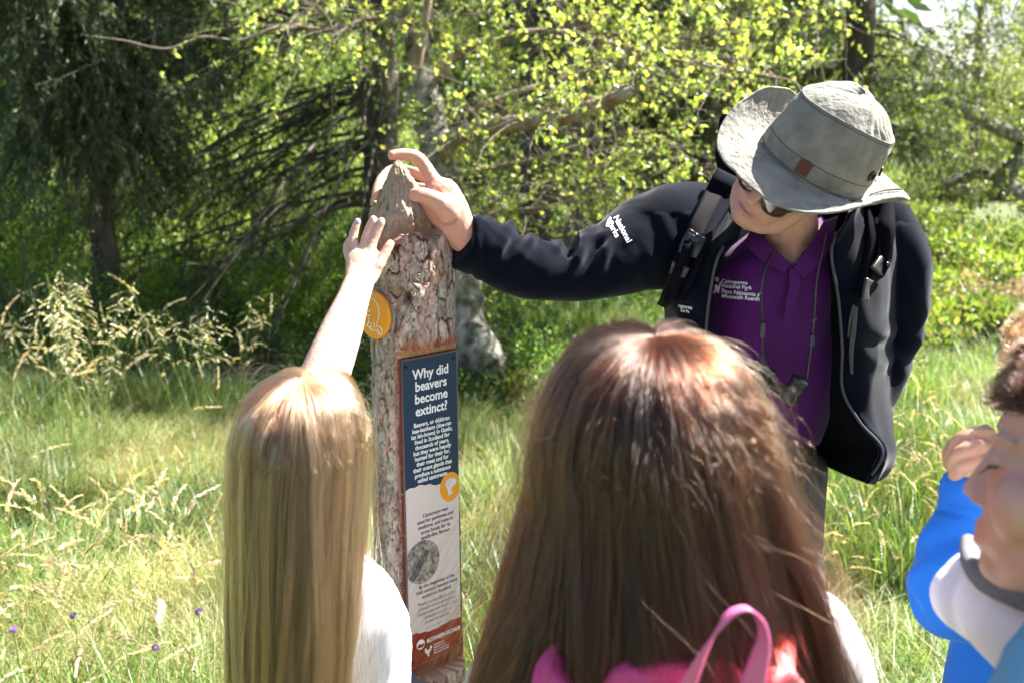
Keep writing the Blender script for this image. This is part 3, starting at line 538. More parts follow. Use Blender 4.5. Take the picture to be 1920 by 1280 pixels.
k = ~((x > .2 * y) & (y < 25)) & ~((x < .03 * y) & (y < 36) & (rng.uniform(0, 1, n) < .9)) & ~((x / y > -.37) & (x / y < -.27) & (y < 42)); x, y = x[k], y[k]
gap = (x / y > .33) & (x / y < .48)
p, r, s3_, ix = inst(len(x), 4, x, y, gh(x, y) - .1, rng.uniform(.6, 1.25, len(x)) * np.where(gap, .46, 1) * (1 + np.clip(y - 40, 0, 80) / 120), .04); ix = np.where((x > .2 * y) & (ix == 3), 0, ix)
gn_scatter("far_woodland", fs, p, r, s3_, ix, ("mixed woodland filling the background behind the meadow", "woodland"))
TH_ = []
for H, R, L, c in ((3.2, 1.5, .10, [(.26, .35, .10), (.33, .41, .13), (.20, .28, .08)]), (2.4, 1.6, .09, [(.30, .38, .14), (.22, .30, .09)])):
    V, F, C = fartree(4200, H, R, L, c); TH_.append((mesh_from('th', V, F, C), M_leaf))
n = 170; y = rng.uniform(12.0, 34, n); x = y * rng.uniform(-.56, .04, n); k = ~((np.abs(x + 1.6) < .8) & (y < 12.5)); x, y = x[k], y[k]
p, r, s3_, ix = inst(len(x), 2, x, y, gh(x, y) - .1, rng.uniform(.35, .75, len(x)), .05); gn_scatter("sunlit_thicket", TH_, p, r, s3_, ix, ("pale sunlit thicket seen through the gaps in the spruces", "thicket"))
# ================================================================== POST, SIGN, MARKER
PX, PY = -.192, 2.03
post = thing("wooden_post", "upright pine trunk post with flaking bark and a gnawed pointed top", "post", (PX, PY, 0))
nth, nz_ = 300, 620; SN = np.array([.70, -.714]); S_AN = math.atan2(SN[1], SN[0]); SH = .046
zz = np.r_[np.linspace(-.1, .5, 40), np.linspace(.505, 1.695, nz_ - 40)]; ta = np.linspace(0, 2 * np.pi, nth, endpoint=False); Z, T = np.meshgrid(zz, ta, indexing='ij')
def post_surface(Z, T):
    r0 = np.interp(Z, [0, .6, 1.4, 1.6], [.096, .0905, .085, .083]) + .003 * np.sin(2 * T + 3 * Z) + .002 * np.sin(3 * T + 1)
    p3 = np.stack([np.cos(T) * 3, np.sin(T) * 3, Z * 8], -1); u = T * .088 + .006 * fbm(p3 * 2.4, 2, 4) + .003 * fbm(p3 * 9, 4, 2); v = Z + .016 * fbm(p3 * 1.3, 9, 3)
    # elongated bark plates: two nearest cell centres
    cu, cv = .024, .052; circ = 2 * np.pi * .088; nu = int(round(circ / cu)); cu = circ / nu
    iu = np.floor(u / cu).astype(int); iv = np.floor(v / cv).astype(int); d1 = np.full(Z.shape, 9.0); d2 = d1.copy(); idc = np.zeros(Z.shape)
    for a in (-1, 0, 1):
        for b in (-1, 0, 1):
            i, j = iu + a, iv + b; h1 = _hash(i % nu, j, 0 * i, 11); h2 = _hash(i % nu, j, 0 * i, 23)
            dx = (u - (i + h1) * cu) / cu; dy = (v - (j + h2) * cv) / cv; d = np.sqrt(dx * dx + dy * dy * .8); m = d < d1
            d2 = np.where(m, d1, np.minimum(d2, d)); idc = np.where(m, _hash(i % nu, j, 0 * i, 5), idc); d1 = np.where(m, d, d1)
    e = d2 - d1; crack = np.clip(1 - e / .17, 0, 1)**1.2; crack *= np.clip(.75 + 1.3 * fbm(p3 * 1.1, 41, 3), .05, 1)
    fl = np.abs(fbm(np.stack([np.cos(T) * 4, np.sin(T) * 4, Z * 17], -1), 43, 3)); crack = np.maximum(crack, np.clip(1 - fl / .05, 0, 1) * .7)
    fine = fbm(np.stack([np.cos(T) * 9, np.sin(T) * 9, Z * 55], -1), 21, 4); fine2 = fbm(np.stack([np.cos(T) * 22, np.sin(T) * 22, Z * 190], -1), 22, 3)
    r = r0 + .0030 * (idc - .4) - .0048 * crack + .0008 * fine + .0005 * fine2
    plate = np.array([.40, .32, .26]); pink = np.array([.35, .215, .155]); lich = np.array([.33, .34, .27]); dark = np.array([.045, .022, .014]); red = np.array([.22, .075, .04])
    k1 = np.clip(.45 + .8 * fbm(p3 * 1.2, 51, 3), 0, 1)[..., None]; k2 = np.clip(fbm(p3 * 3.1, 61, 4) * 2.2 - .35, 0, 1)[..., None] * .85
    c = plate * (1 - k1) + pink * k1; c = c * (1 - k2) + lich * k2; c = c * (.75 + .5 * idc[..., None]) * (1 + .35 * np.clip(fine2, -1, 1)[..., None]) * (1 + .25 * np.clip(fine, -1, 1)[..., None])
    spots = np.clip(fbm(p3 * 9, 71, 3) * 3 - 1.5, 0, 1)[..., None]; c = c * (1 - .75 * spots)
    kc = np.clip(crack * 1.5, 0, 1)[..., None]; c = c * (1 - kc) + (red * .45 + dark * .4) * kc; kd = np.clip(crack * 2.4 - 1.2, 0, 1)[..., None]; c = c * (1 - kd) + dark * kd
    # knot
    ka = math.atan2(-.97, .02); dk = np.sqrt(((T - 2 * np.pi - ka + .0) * .085)**2 + (Z - 1.445)**2 * .8); kn = np.exp(-(dk / .009)**2); r = r - .012 * kn + .006 * np.exp(-((dk - .02) / .008)**2); c = c * (1 - .8 * np.clip(kn * 1.6, 0, 1)[..., None]) + np.array([.10, .018, .01]) * .8 * np.clip(kn * 1.6, 0, 1)[..., None]
    # gnawed cone
    zb = 1.538 + .014 * np.sin(T * 2 + 2.2) + .011 * np.sin(T * 3) + .014 * fbm(p3 * 2.2, 8, 3) + .018 * np.clip(np.cos(T + .5), 0, 1); t = np.clip((Z - zb) / (1.693 - zb), 0, 1)
    rq = np.interp(t, [0, 1], [.075, .002]); q3 = np.stack([np.cos(T) * rq, np.sin(T) * rq, Z], -1); g1 = fbm(q3 * 28, 81, 3); ridge = np.abs(fbm(q3 * [60, 60, 38], 83, 3))
    rc = np.interp(t, [0, .03, .12, .4, .65, .85, .95, 1], [.080, .0785, .073, .052, .033, .0175, .010, .001]) * (1 + .12 * g1 * (1 - t * .3)) - .0035 * ridge + .004 * (1 - t) * np.sin(T * 3 + 1) + .0012 * fbm(q3 * 150, 87, 3)
    r = r - .006 * np.exp(-((zb - Z) / .016)**2); tip = (t > 0); r = np.where(tip, rc, r); wood = np.array([.36, .22, .12]); grey = np.array([.31, .24, .17]); k = np.clip(.5 + .9 * fbm(np.stack([np.cos(T) * 2, np.sin(T) * 2, Z * 12], -1), 91, 3) + (t - .3), 0, 1)[..., None]
    grain = fbm(q3 * [420, 420, 70], 93, 3)[..., None]; wc = (wood * (1 - k) + grey * k) * (1 + .28 * grain) * (1 - .5 * np.clip(ridge * 3 - 1.7, 0, 1)[..., None])
    cut = np.clip(1 - t / .30, 0, 1)[..., None] * tip[..., None]; wc = wc * (1 - .8 * cut) + np.array([.24, .105, .055]) * .8 * cut
    blood = np.clip(1 - np.abs(Z - zb) / .006, 0, 1)[..., None]; c = c * (1 - .6 * blood) + np.array([.10, .04, .025]) * .6 * blood
    c = np.where(tip[..., None], wc, c)
    # flat routed for the sign, reddish cut edges
    ca = np.cos(T - S_AN); top = 1.347 - .35 * np.abs(np.sin(T - S_AN) * .083)**1.0 * .25 + .003 * fine; lim = np.where((Z < top) & (Z > .672) & (ca > .2), SH / np.maximum(ca, .2), 9)
    edge_ = (r > lim); band = (np.abs(r - lim) < .014) & (lim < 5); rr = np.minimum(r, lim)
    cutc = np.array([.17, .050, .026]) * (1 + .3 * fine2[..., None]); c = np.where(edge_[..., None], cutc, c); arc = (Z > 1.329) & edge_; c = np.where(arc[..., None], np.array([.40, .25, .12]) * (1 + .25 * fine2[..., None]), c)
    lip = np.exp(-((Z - 1.35) / .012)**2) * (ca > .62); c = c * (1 - .75 * lip[..., None]) + np.array([.30, .075, .03]) * .75 * lip[..., None]; c = np.where((~edge_ & band)[..., None], c * .45 + cutc * .55, c)
    ox = -.012 * (t > 0) - .012 * t; return rr, np.clip(c, .006, .85), ox, tip
rr, cc, ox, tip = post_surface(Z, T); Vp = np.stack([PX + rr * np.cos(T) + ox, PY + rr * np.sin(T), Z], -1)
M_bark = mat("pine_bark", attr=True, rough=.9, spec=.25, bump=.35, bscale=260, bdist=.0015)
M_gnaw = mat("gnawed_wood", attr=True, rough=.75, spec=.3, bump=.5, bscale=120, stretch=(1, 1, .15), bdist=.002)
F = grid_faces(nz_, nth, True); fm = tip.reshape(-1)[F].sum(1) >= 2
def subset(V, F, C, m):
    F = F[m]; u, inv = np.unique(F, return_inverse=True); return V[u], inv.reshape(F.shape), C[u]
v_, f_, c_ = subset(Vp.reshape(-1, 3), F, cc.reshape(-1, 3), ~fm); part("bark_trunk", v_, f_, M_bark, post, c_)
v_, f_, c_ = subset(Vp.reshape(-1, 3), F, cc.reshape(-1, 3), fm); part("gnawed_tip", v_, f_, M_gnaw, post, c_)
# lichen threads on the bark
k = 260; a = rng.uniform(-2.9, -.4, k); z = rng.uniform(.7, 1.5, k); ok = ~((a > S_AN - .95) & (a < S_AN + .95) & (z < 1.36)); a, z = a[ok], z[ok]; k = len(a)
o_ = np.stack([PX + .091 * np.cos(a), PY + .091 * np.sin(a), z], 1); pth = o_[:, None] + np.cumsum(np.concatenate([np.zeros((k, 1, 3)), rng.normal(0, .0035, (k, 5, 3))], 1), 1); V_, F_ = ltubes(pth, np.full((k, 6), .0004), 3)
part("lichen", V_, F_, mat("lichen_thread", (.45, .47, .36), .9), post, kind='stuff')
# ---- sign
SA = np.array([-SN[1], SN[0], 0.0]); SA = np.array([.714, .70, 0.0]); SNv = np.array([SN[0], SN[1], 0.0]); SW, STOP, SBOT = .137, 1.325, .698; SHt = STOP - SBOT
sc0 = np.array([PX, PY, 0]) + SNv * (SH + .001)
tz = .012   # sign leans a touch out of plumb
def SP(u, v, h=0.0): return sc0 + SA * (u * SW * .5 + tz * (v - .5) * .4) + np.array([0, 0, STOP - v * SHt]) + SNv * h
sign = thing("information_sign", "tall narrow navy, cream and red beaver information sign screwed into the post", "sign", SP(0, 1))
sax = np.array([SA, SNv, [0, 0, 1.0]])
M_plate = mat("sign_plate_edge", (.16, .13, .12), .4); M_navy = mat("print_navy", (.006, .022, .065), .3, spec=.3, coat=.1, var=.15, vscale=5); M_cream = mat("print_cream", (.64, .53, .49), .3, spec=.3, coat=.1, var=.06, vscale=6)
M_red = mat("print_red", (.24, .006, .006), .25, spec=.3, coat=.1); M_org = mat("print_orange", (.72, .28, .015), .3, coat=.2); M_white = mat("print_white", (.80, .78, .76), .3); M_ink = mat("print_ink", (.03, .03, .035), .35); M_grey = mat("print_grey", (.13, .12, .12), .35); M_screw = mat("dark_screw", (.03, .03, .03), .35, metal=.8)
V_, F_ = boxm(SP(0, .5, .0028), (SW / 2, .0025, SHt / 2), sax); part("board", V_, F_, M_plate, sign, smooth=False)
def poly(name, uv, h, m, parent=None, fr=SP):
    pts = np.array([fr(u, v, h) for u, v in uv]); me = mesh_from(name, pts, [tuple(range(len(pts)))], smooth=False); return link(name, me, m, parent)
wav = [(x, .412 + .010 * x + .005 * math.sin(x * 4) + .002 * math.sin(x * 17)) for x in np.linspace(-.985, .985, 30)]
wv2 = [(x, .893 + .003 * x + .005 * math.sin(x * 4 + 2) + .0015 * math.sin(x * 19)) for x in np.linspace(-.985, .985, 30)]
poly("navy_panel", [(-.985, .003), (.985, .003)] + wav[::-1], .0056, M_navy, sign); poly("cream_panel", wav + wv2[::-1], .0056, M_cream, sign); poly("red_panel", wv2 + [(.985, .997), (-.985, .997)], .0056, M_red, sign)
def ell(cu, cv, r, asp=1.0, n=48, umax=.985, umin=-.985):
    return [(min(max(cu + r / (SW / 2) * math.cos(a), umin), umax), cv + r * asp / SHt * math.sin(a)) for a in np.linspace(0, 2 * np.pi, n, endpoint=False)]
poly("orange_disc", ell(.66, .436, .027, 1.12), .0060, M_org, sign)
poly("castor_bean_picture", [(.66 + .34 * x, .436 + .030 * y) for x, y in [(-.5, -.2), (-.62, -.55), (-.3, -.85), (.1, -1.0), (.5, -.8), (.75, -.45), (.55, -.1), (.15, .05), (.05, .35), (.25, .8), (-.25, .95), (-.3, .3)]], .0063, mat("print_pale_lilac", (.62, .56, .60), .4, var=.25, vscale=90), sign)
mp = mat("print_grass_photo", (.10, .08, .14), .35, var=1.0, vscale=140, vcol=(.42, .36, .22), stretch=(.5, 1, .8)); poly("photo_of_bark_and_grass", ell(-.44, .655, .044, 1.02), .0060, mp, sign)
poly("photo_stick", [(-.95, .70), (-.75, .665), (-.35, .615), (-.15, .625), (-.35, .655), (-.72, .705)], .0062, mat("print_dark_stick", (.10, .07, .10), .4, var=.5, vscale=60), sign)
kk = 90; u0 = rng.uniform(-.98, .1, kk); v0 = rng.uniform(.62, .70, kk); bl = []
for i in range(kk):
    if ((u0[i] + .44) * SW / 2)**2 + ((v0[i] - .655) * SHt)**2 > .036**2: continue
    du, dv = rng.normal(0, .12), rng.normal(0, .012); w_ = .006; u1, v1 = u0[i] + du, v0[i] + dv
    if ((u1 + .44) * SW / 2)**2 + ((v1 - .655) * SHt)**2 > .042**2 or u1 < -.97: continue
    bl.append((np.array([SP(u0[i], v0[i], .0064), SP(u0[i] + w_, v0[i], .0064), SP(u1 + w_, v1, .0064), SP(u1, v1, .0064)]), np.array([[0, 1, 2, 3]])))
cpart("photo_grass_blades", bl, mat("print_straw", (.50, .45, .30), .4), sign, kind='stuff')
def sign_text(s, u, v, size, m, bold=0.0, name="lettering", align='CENTER', h=.0061, sx=1.0, fr=SP, parent=None, line=1.0):
    me = text_mesh(s, size, align, bold, 1.0, line); n = len(me.vertices); co = np.empty(n * 3, np.float32); me.vertices.foreach_get("co", co); co = co.reshape(-1, 3)
    o = fr(u, v, h); w_ = o + SA * (co[:, :1] * sx) + np.array([0, 0, 1.0]) * co[:, 1:2]; me.vertices.foreach_set("co", w_.astype(np.float32).ravel()); me.update(); return link(name, me, m, parent or sign)
for i, s in enumerate(["Why did", "beavers", "become", "extinct?"]): sign_text(s, 0.02, .0645 + .0385 * i, .0262, M_white, .0007, "title_line", sx=.98)
for i, s in enumerate(["Beavers, or dòbhran", "leas-leathann (doe-ran", "lez leh-hown) in Gaelic,", "lived in Scotland for", "thousands of years,", "but they were heavily", "hunted for their fur,", "their meat and for", "their scent glands that", "produce a substance", "called castoreum."]): sign_text(s, 0.02, .215 + .0178 * i, .0118, M_white, .00035, "paragraph_line", sx=.93)
for i, s in enumerate(["Castoreum was", "used for perfumes and", "medicine, and even in", "some foods for its", "vanilla-like flavour."]): sign_text(s, .08, .510 + .0178 * i, .0112, M_ink, .00018, "paragraph_line", sx=.93)
for i, s in enumerate(["By the beginning of the", "16th century beavers were", "extinct in Scotland."]): sign_text(s, .08, .742 + .0178 * i, .0108, M_ink, .00018, "paragraph_line", sx=.93)
for i, s in enumerate(["Thanks to the efforts of lots", "of people and organisations,", "beavers are now back in our", "landscape and are a", "protected species."]): sign_text(s, .08, .800 + .0165 * i, .0106, M_grey, 0, "paragraph_line", sx=.84)
sign_text("Photo credit to The Beaver Trust", .05, .884, .0042, M_grey, 0, "credit_line")
sign_text("ROTHIEMURCHUS", .30, .934, .0118, M_white, .0004, "estate_name", sx=.92)
poly("estate_emblem", ell(-.58, .930, .0105), .0060, M_white, sign); poly("estate_emblem_hills", [(-.72, .933), (-.62, .926), (-.55, .931), (-.47, .927), (-.44, .934), (-.5, .941), (-.66, .941)], .0063, M_red, sign)
poly("bird_emblem", [(-.42, .948), (-.36, .955), (-.34, .961), (-.26, .957), (-.18, .960), (-.24, .967), (-.28, .973), (-.27, .982), (-.32, .982), (-.33, .974), (-.40, .968), (-.44, .958)], .0063, M_white, sign)
poly("bird_emblem_head", ell(-.20, .953, .003), .0063, M_white, sign)
for i, s in enumerate(["Cairngorms", "National Park", "Pàirc Nàiseanta a'", "Mhonaidh Ruaidh"]): sign_text(s, -.10, .953 + .0095 * i, .0058, M_white, .00008, "park_name_line", 'LEFT')
for u, v in ((-.87, .022), (.87, .022), (-.87, .978), (.87, .978)):
    V_, F_ = ellipsoid(SP(u, v, .006), (.0036, .0022, .0036), sax, 8); part("screw", V_, F_, M_screw, sign)
# ---- orange disc with line drawing
da = R_(-134); dn = np.array([math.cos(da), math.sin(da), 0.0]); dt = np.array([-dn[1], dn[0], 0.0]) * 1.0; dz = np.array([0, 0, 1.0]); tl = R_(6); dt2 = dt * math.cos(tl) - dz * math.sin(tl); dz2 = dt * math.sin(tl) + dz * math.cos(tl)
dc = np.array([PX, PY, 1.408]) + dn * .0925
disc = thing("trail_marker", "round orange marker disc with white beaver line drawing on the post's left side", "sign", dc - dz * .047)
a = np.linspace(0, 2 * np.pi, 72, endpoint=False); prof = [(0.001, .0045), (.0425, .0045), (.045, .0035), (.0455, .0015), (.045, -.004), (0.001, -.004)]
Vd = np.array([[dc + (dt2 * math.cos(x) + dz2 * math.sin(x)) * r + dn * h for x in a] for r, h in prof]).reshape(-1, 3); part("disc", Vd, grid_faces(6, 72, True), M_org, disc)
def stroke(pts, w=.0012):
    p = cr(np.array(pts, float), 40); q = np.array([dc + dt2 * x * .043 + dz2 * y * .043 + dn * .0049 for x, y in p]); T_ = nrm(np.gradient(q, axis=0)); S_ = np.cross(T_, dn); wv = w * np.sin(np.linspace(.25, np.pi - .25, 40))[:, None]
    V_ = np.stack([q - S_ * wv, q + S_ * wv], 1).reshape(-1, 3); part("drawn_line", V_, grid_faces(40, 2), M_white, disc)
for s in ([(-.35, .75), (-.55, .62), (-.55, .35), (-.48, .1), (-.42, -.05)], [(-.3, .72), (.0, .70), (.3, .5), (.42, .2), (.38, -.1), (.3, -.3), (.28, -.5)], [(-.5, .05), (-.25, .12), (-.15, .25)], [(-.42, -.02), (-.3, -.1), (-.12, -.02)], [(-.3, -.12), (-.25, -.35), (-.35, -.55), (-.2, -.6)],
          [(-.15, -.35), (-.05, -.5), (-.2, -.62), (.1, -.66), (.15, -.5)], [(.28, -.45), (.5, -.42), (.68, -.55), (.6, -.75), (.35, -.7), (.2, -.6)], [(.3, -.55), (.45, -.62), (.55, -.72)], [(.05, -.3), (.15, -.42), (.12, -.55)]): stroke(s)
# ================================================================== PEOPLE
def skinmat(name, c, red=(.62, .25, .18)):
    return mat(name, c, .5, spec=.35, var=.6, vscale=30, vcol=red, bump=.25, bscale=320, sss=.12, bdist=.0012)
M_skin = skinmat("skin", (.52, .275, .19)); M_skin2 = skinmat("child_skin", (.60, .36, .265), (.66, .33, .25)); M_skin3 = skinmat("tanned_skin", (.46, .27, .18), (.48, .22, .15)); M_lip = mat("lip", (.42, .16, .13), .45)
M_fleece = mat("black_fleece", (.0035, .0045, .0095), .98, sheen=.12, spec=.01, bump=.25, bscale=900, bdist=.0008, sheen_r=.45)
M_lining = mat("jacket_lining", (.003, .003, .004), .9, sheen=.02, spec=.03); M_polo = mat("purple_polo", (.060, .003, .075), .75, sheen=.10, spec=.2, bump=.3, bscale=700, bdist=.0008, var=.15, vscale=8)
M_web = mat("black_webbing", (.009, .007, .008), .85, spec=.08, bump=.4, bscale=500); M_pad = mat("navy_strap_padding", (.004, .0045, .008), .9, spec=.05); M_buckle = mat("black_plastic", (.015, .015, .017), .3, spec=.5); M_zip = mat("grey_zip_tape", (.045, .045, .05), .6)
M_canvas = mat("washed_canvas", (.20, .188, .16), .95, sheen=.1, spec=.1, var=.28, vscale=26, bump=.9, bscale=75, bdist=.006); M_leather = mat("brown_leather", (.11, .040, .02), .7); M_seam = mat("seam_thread", (.085, .08, .075), .85); M_eyelet = mat("bronze_eyelet", (.05, .035, .03), .35, metal=.7)
M_trouser = mat("grey_trousers", (.06, .06, .07), .85, var=.2, vscale=10); M_denim = mat("navy_trousers", (.04, .05, .09), .9); M_shoe = mat("brown_boot", (.08, .05, .035), .8)
M_glass = mat("dark_lens", (.055, .018, .012), .08, spec=.9, coat=.5); M_frame = mat("black_frame", (.012, .012, .012), .25, spec=.6)
M_hole_shade = mat("painted_hole_shade", (.004, .004, .004), .9)  # black stand-in for the shade inside the hat eyelets
def project(p):
    q = np.asarray(p) - CAMP; d = q @ AF; return 960 + FPX * (q @ AR) / d, 640 - FPX * (q @ AU) / d, d
def ridges(co, no, amp, freq, seed, direction=None, mask=None):
    """cloth folds: soft ridged noise stretched along a direction"""
    q = co * freq
    if direction is not None:
        dv = nrm(np.asarray(direction, float)); q = q - (q @ dv)[:, None] * dv * .78
    r = 1 - np.abs(fbm(q, seed, 2)) * 2.2; r = np.clip(r, -1, 1); a = amp if mask is None else amp * mask[:, None]
    return co + no * (r[:, None] * a)
def hit(bvh, px, py, off=.002):
    o = Vector(CAMP); d = Vector(nrm(P(px, py, 1) - CAMP)); l, n, i, t = bvh.ray_cast(o, d)
    if l is None: return None
    n = n if n.dot(d) < 0 else -n
    return np.array(l + n * off * .6 - d * off * .4)
def ribbon(name, bvh, pix, width, mat_, parent, off=.004, thick=.004, n=40, cols=5, dfall=2.1, smooth=2):
    """strap laid over a body along a pixel path"""
    c = cr(np.array(pix, float), n); w = np.broadcast_to(np.asarray(width, float), (len(pix),)); w = cr(w[:, None], n)[:, 0]; T_ = nrm(np.gradient(c, axis=0)); S_ = np.stack([-T_[:, 1], T_[:, 0]], 1)
    Gd = np.zeros((n, cols, 3)); last = dfall; Dm = np.full((n, cols), np.nan)
    for i in range(n):
        for j in range(cols):
            q = c[i] + S_[i] * w[i] * (j / (cols - 1) - .5); h = hit(bvh, q[0], q[1], off)
            if h is not None: Dm[i, j] = project(h)[2]
    med = np.nanmedian(Dm) if np.isfinite(Dm).any() else dfall
    row = np.array([np.nanmin(r) if np.isfinite(r).any() else np.nan for r in Dm]); ok = np.isfinite(row)
    row = np.interp(np.arange(n), np.arange(n)[ok], row[ok]) if ok.any() else np.full(n, med)
    Dm = np.where(np.isfinite(Dm) & (np.abs(Dm - row[:, None]) < .04), Dm, row[:, None])
    for _ in range(smooth * 3):
        Dm[1:-1] = (Dm[:-2] + Dm[1:-1] * 2 + Dm[2:]) / 4
    for i in range(n):
        for j in range(cols):
            q = c[i] + S_[i] * w[i] * (j / (cols - 1) - .5); Gd[i, j] = P(q[0], q[1], Dm[i, j] - off)
    V_, F_ = sheet(Gd, thick); return part(name, V_, F_, mat_, parent)
def decal(s, bvh, px, py, size, ang, m, parent, name="lettering", bold=0.0, align='LEFT', off=.0012, shear=0.0, line=1.0, dfall=2.1):
    me = text_mesh(s, 1.0, align, bold, 1.0, line); ca, sa = math.cos(R_(ang)), math.sin(R_(ang))
    import bmesh
    bm = bmesh.new(); bm.from_mesh(me); bmesh.ops.triangulate(bm, faces=bm.faces); bm.to_mesh(me); bm.free()
    last = None
    for v in me.vertices:
        x, y = v.co.x * size, v.co.y * size; q = (px + x * ca + y * sa, py + x * sa - y * ca); h = hit(bvh, q[0], q[1], off)
        if h is None: h = last if last is not None else P(q[0], q[1], dfall)
        else: last = h
        v.co = Vector(h)
    me.update(); return link(name, me, m, parent)
def decal_poly(name, bvh, pts, m, parent, off=.0014, sub=1, thick=None):
    hs = [hit(bvh, *p, off) for p in pts]; hs = [h for h in hs if h is not None]
    if len(hs) < 3: return None
    if thick:
        hs = np.array(hs); v = nrm(CAMP - hs.mean(0)) * thick; k = len(hs); V_ = np.vstack([hs, hs + v]); F_ = [tuple(range(k, 2 * k))] + [(i, (i + 1) % k, k + (i + 1) % k, k + i) for i in range(k)]; me = mesh_from(name, V_, F_, smooth=False)
    else: me = mesh_from(name, np.array(hs), [tuple(range(len(hs)))], smooth=False)
    return link(name, me, m, parent)
# ---- a head in its own frame: l = its left, f = face direction, u = up
def frame(f, u):
    u = nrm(u); f = nrm(np.asarray(f) - u * np.dot(f, u)); l = np.cross(u, f); return np.array([l, f, u])
def head_parts(c, ax, s=1.0, neck=None, neck_r=.058, kid=0.0):
    kn = 1 - .30 * kid
    L = lambda x, y, z: np.asarray(c) + (np.array([x, y, z]) * s) @ ax
    E = lambda p, r, n=14: ellipsoid(L(*p), np.array(r) * s, ax, n)
    T = lambda pts, r, **k: tube([L(*p) for p in pts], np.array(r) * s, 12, 10, **k)
    Q = [E((0, -.012, .03), (.074, .096, .088)), E((0, .022, -.02), (.063, .068, .085)), E((0, .045, -.055), (.050, .045, .055)), E((0, .068, -.094), (.024, .020, .019)),
         T([(-.056, -.005, -.05), (-.045, .03, -.085), (0, .064, -.100), (.045, .03, -.085), (.056, -.005, -.05)], [.018, .019, .017, .019, .018]),
         T([(0, .083, .02), (0, .083 + .014 * kn, -.005), (0, .083 + .029 * kn, -.030)], [.009 * kn, .011 * kn, .0125 * kn]), E((-.013 * kn, .083 + .015 * kn, -.034), (.009 * kn, .012, .008), 8), E((.013 * kn, .083 + .015 * kn, -.034), (.009 * kn, .012, .008), 8),
         T([(-.05, .068, .022), (-.02, .086, .026), (0, .084, .024), (.02, .086, .026), (.05, .068, .022)], np.array([.008, .010, .009, .010, .008]) * (1 - .55 * kid)),
         E((-.040 - .004 * kid, .056, -.022 - .012 * kid), (.024 + .006 * kid, .022 + .004 * kid, .022 + .010 * kid), 10), E((.040 + .004 * kid, .056, -.022 - .012 * kid), (.024 + .006 * kid, .022 + .004 * kid, .022 + .010 * kid), 10),
         T([(-.024, .078, -.062), (0, .090, -.060), (.024, .078, -.062)], [.004, .0065, .004]), T([(-.020, .077, -.072), (0, .089, -.074), (.020, .077, -.072)], [.004, .0075, .004])]
    for sg in (-1, 1):
        Q += [T([(sg * .070, .004, .02), (sg * .082, -.012, .032), (sg * .085, -.024, .012), (sg * .080, -.016, -.018), (sg * .070, .002, -.030)], [.0055, .006, .006, .006, .007]), E((sg * .074, -.006, .0), (.006, .016, .026), 8), E((sg * .032, .076, .006), (.013, .010, .010), 8)]
    if neck is not None: Q.append(tube([L(0, -.02, -.04), (L(0, -.02, -.04) + np.asarray(neck)) / 2, neck], [neck_r * s, neck_r * s, neck_r * 1.08 * s], 24, 12))
    return Q, L
def face_details(L, s, ax, parent, closed=False, sides=(-1, 1)):
    out = []
    for sg in sides:
        if not closed:
            V_, F_ = ellipsoid(L(sg * .032, .0795, .004), np.array([.0115, .0085, .0085]) * s, ax, 12); e = part("eye", V_, F_, M_eye, parent)
            V_, F_ = ellipsoid(L(sg * .032, .0862, .003), np.array([.0052, .0022, .0052]) * s, ax, 8); part("iris", V_, F_, M_iris, e)
        else:
            q_ = np.linspace(-.013, .013, 18); lp_ = np.stack([[L(sg * .032 + x, .0865 + k * .009, -.002 - k * .008 - (x * 14)**2 * .02) for k in (0, .5, 1)] for x in q_]); V_, F_ = ltubes(lp_, np.tile([.0005, .0004, .0002], (18, 1)) * s, 4); part("eyelashes", V_, F_, M_lash, parent)
            V_, F_ = tube([L(sg * .018, .085, -.001), L(sg * .032, .0885, -.003), L(sg * .046, .080, -.001)], .0012 * s, 8, 12); part("lid_line", V_, F_, M_lash, parent); V_, F_ = ellipsoid(L(sg * .032, .0785, .004), np.array([.0125, .0090, .0090]) * s, ax, 12); part("closed_eyelid", V_, F_, M_skin2, parent); continue
        V_, F_ = tube([L(sg * .018, .085, .010), L(sg * .032, .0905, .0125), L(sg * .046, .082, .009)], .0022 * s, 8, 12); part("eyelid", V_, F_, M_lash, parent)
        V_, F_ = tube([L(sg * .014, .0945, .026), L(sg * .032, .0955, .031), L(sg * .052, .082, .024)], [.003 * s, .0036 * s, .002 * s], 8, 12); part("eyebrow", V_, F_, M_brow, parent)
M_eye = mat("eye_white", (.75, .72, .68), .15); M_iris = mat("brown_iris", (.05, .03, .02), .1); M_lash = mat("dark_lashes", (.05, .03, .02), .7); M_brow = mat("brown_eyebrow", (.12, .07, .04), .8)
# ---------------------------------------------------------------- THE MAN
man = thing("person", "man in black fleece jacket and purple polo resting his hand on the post", "person", (.55, 2.50, 0))
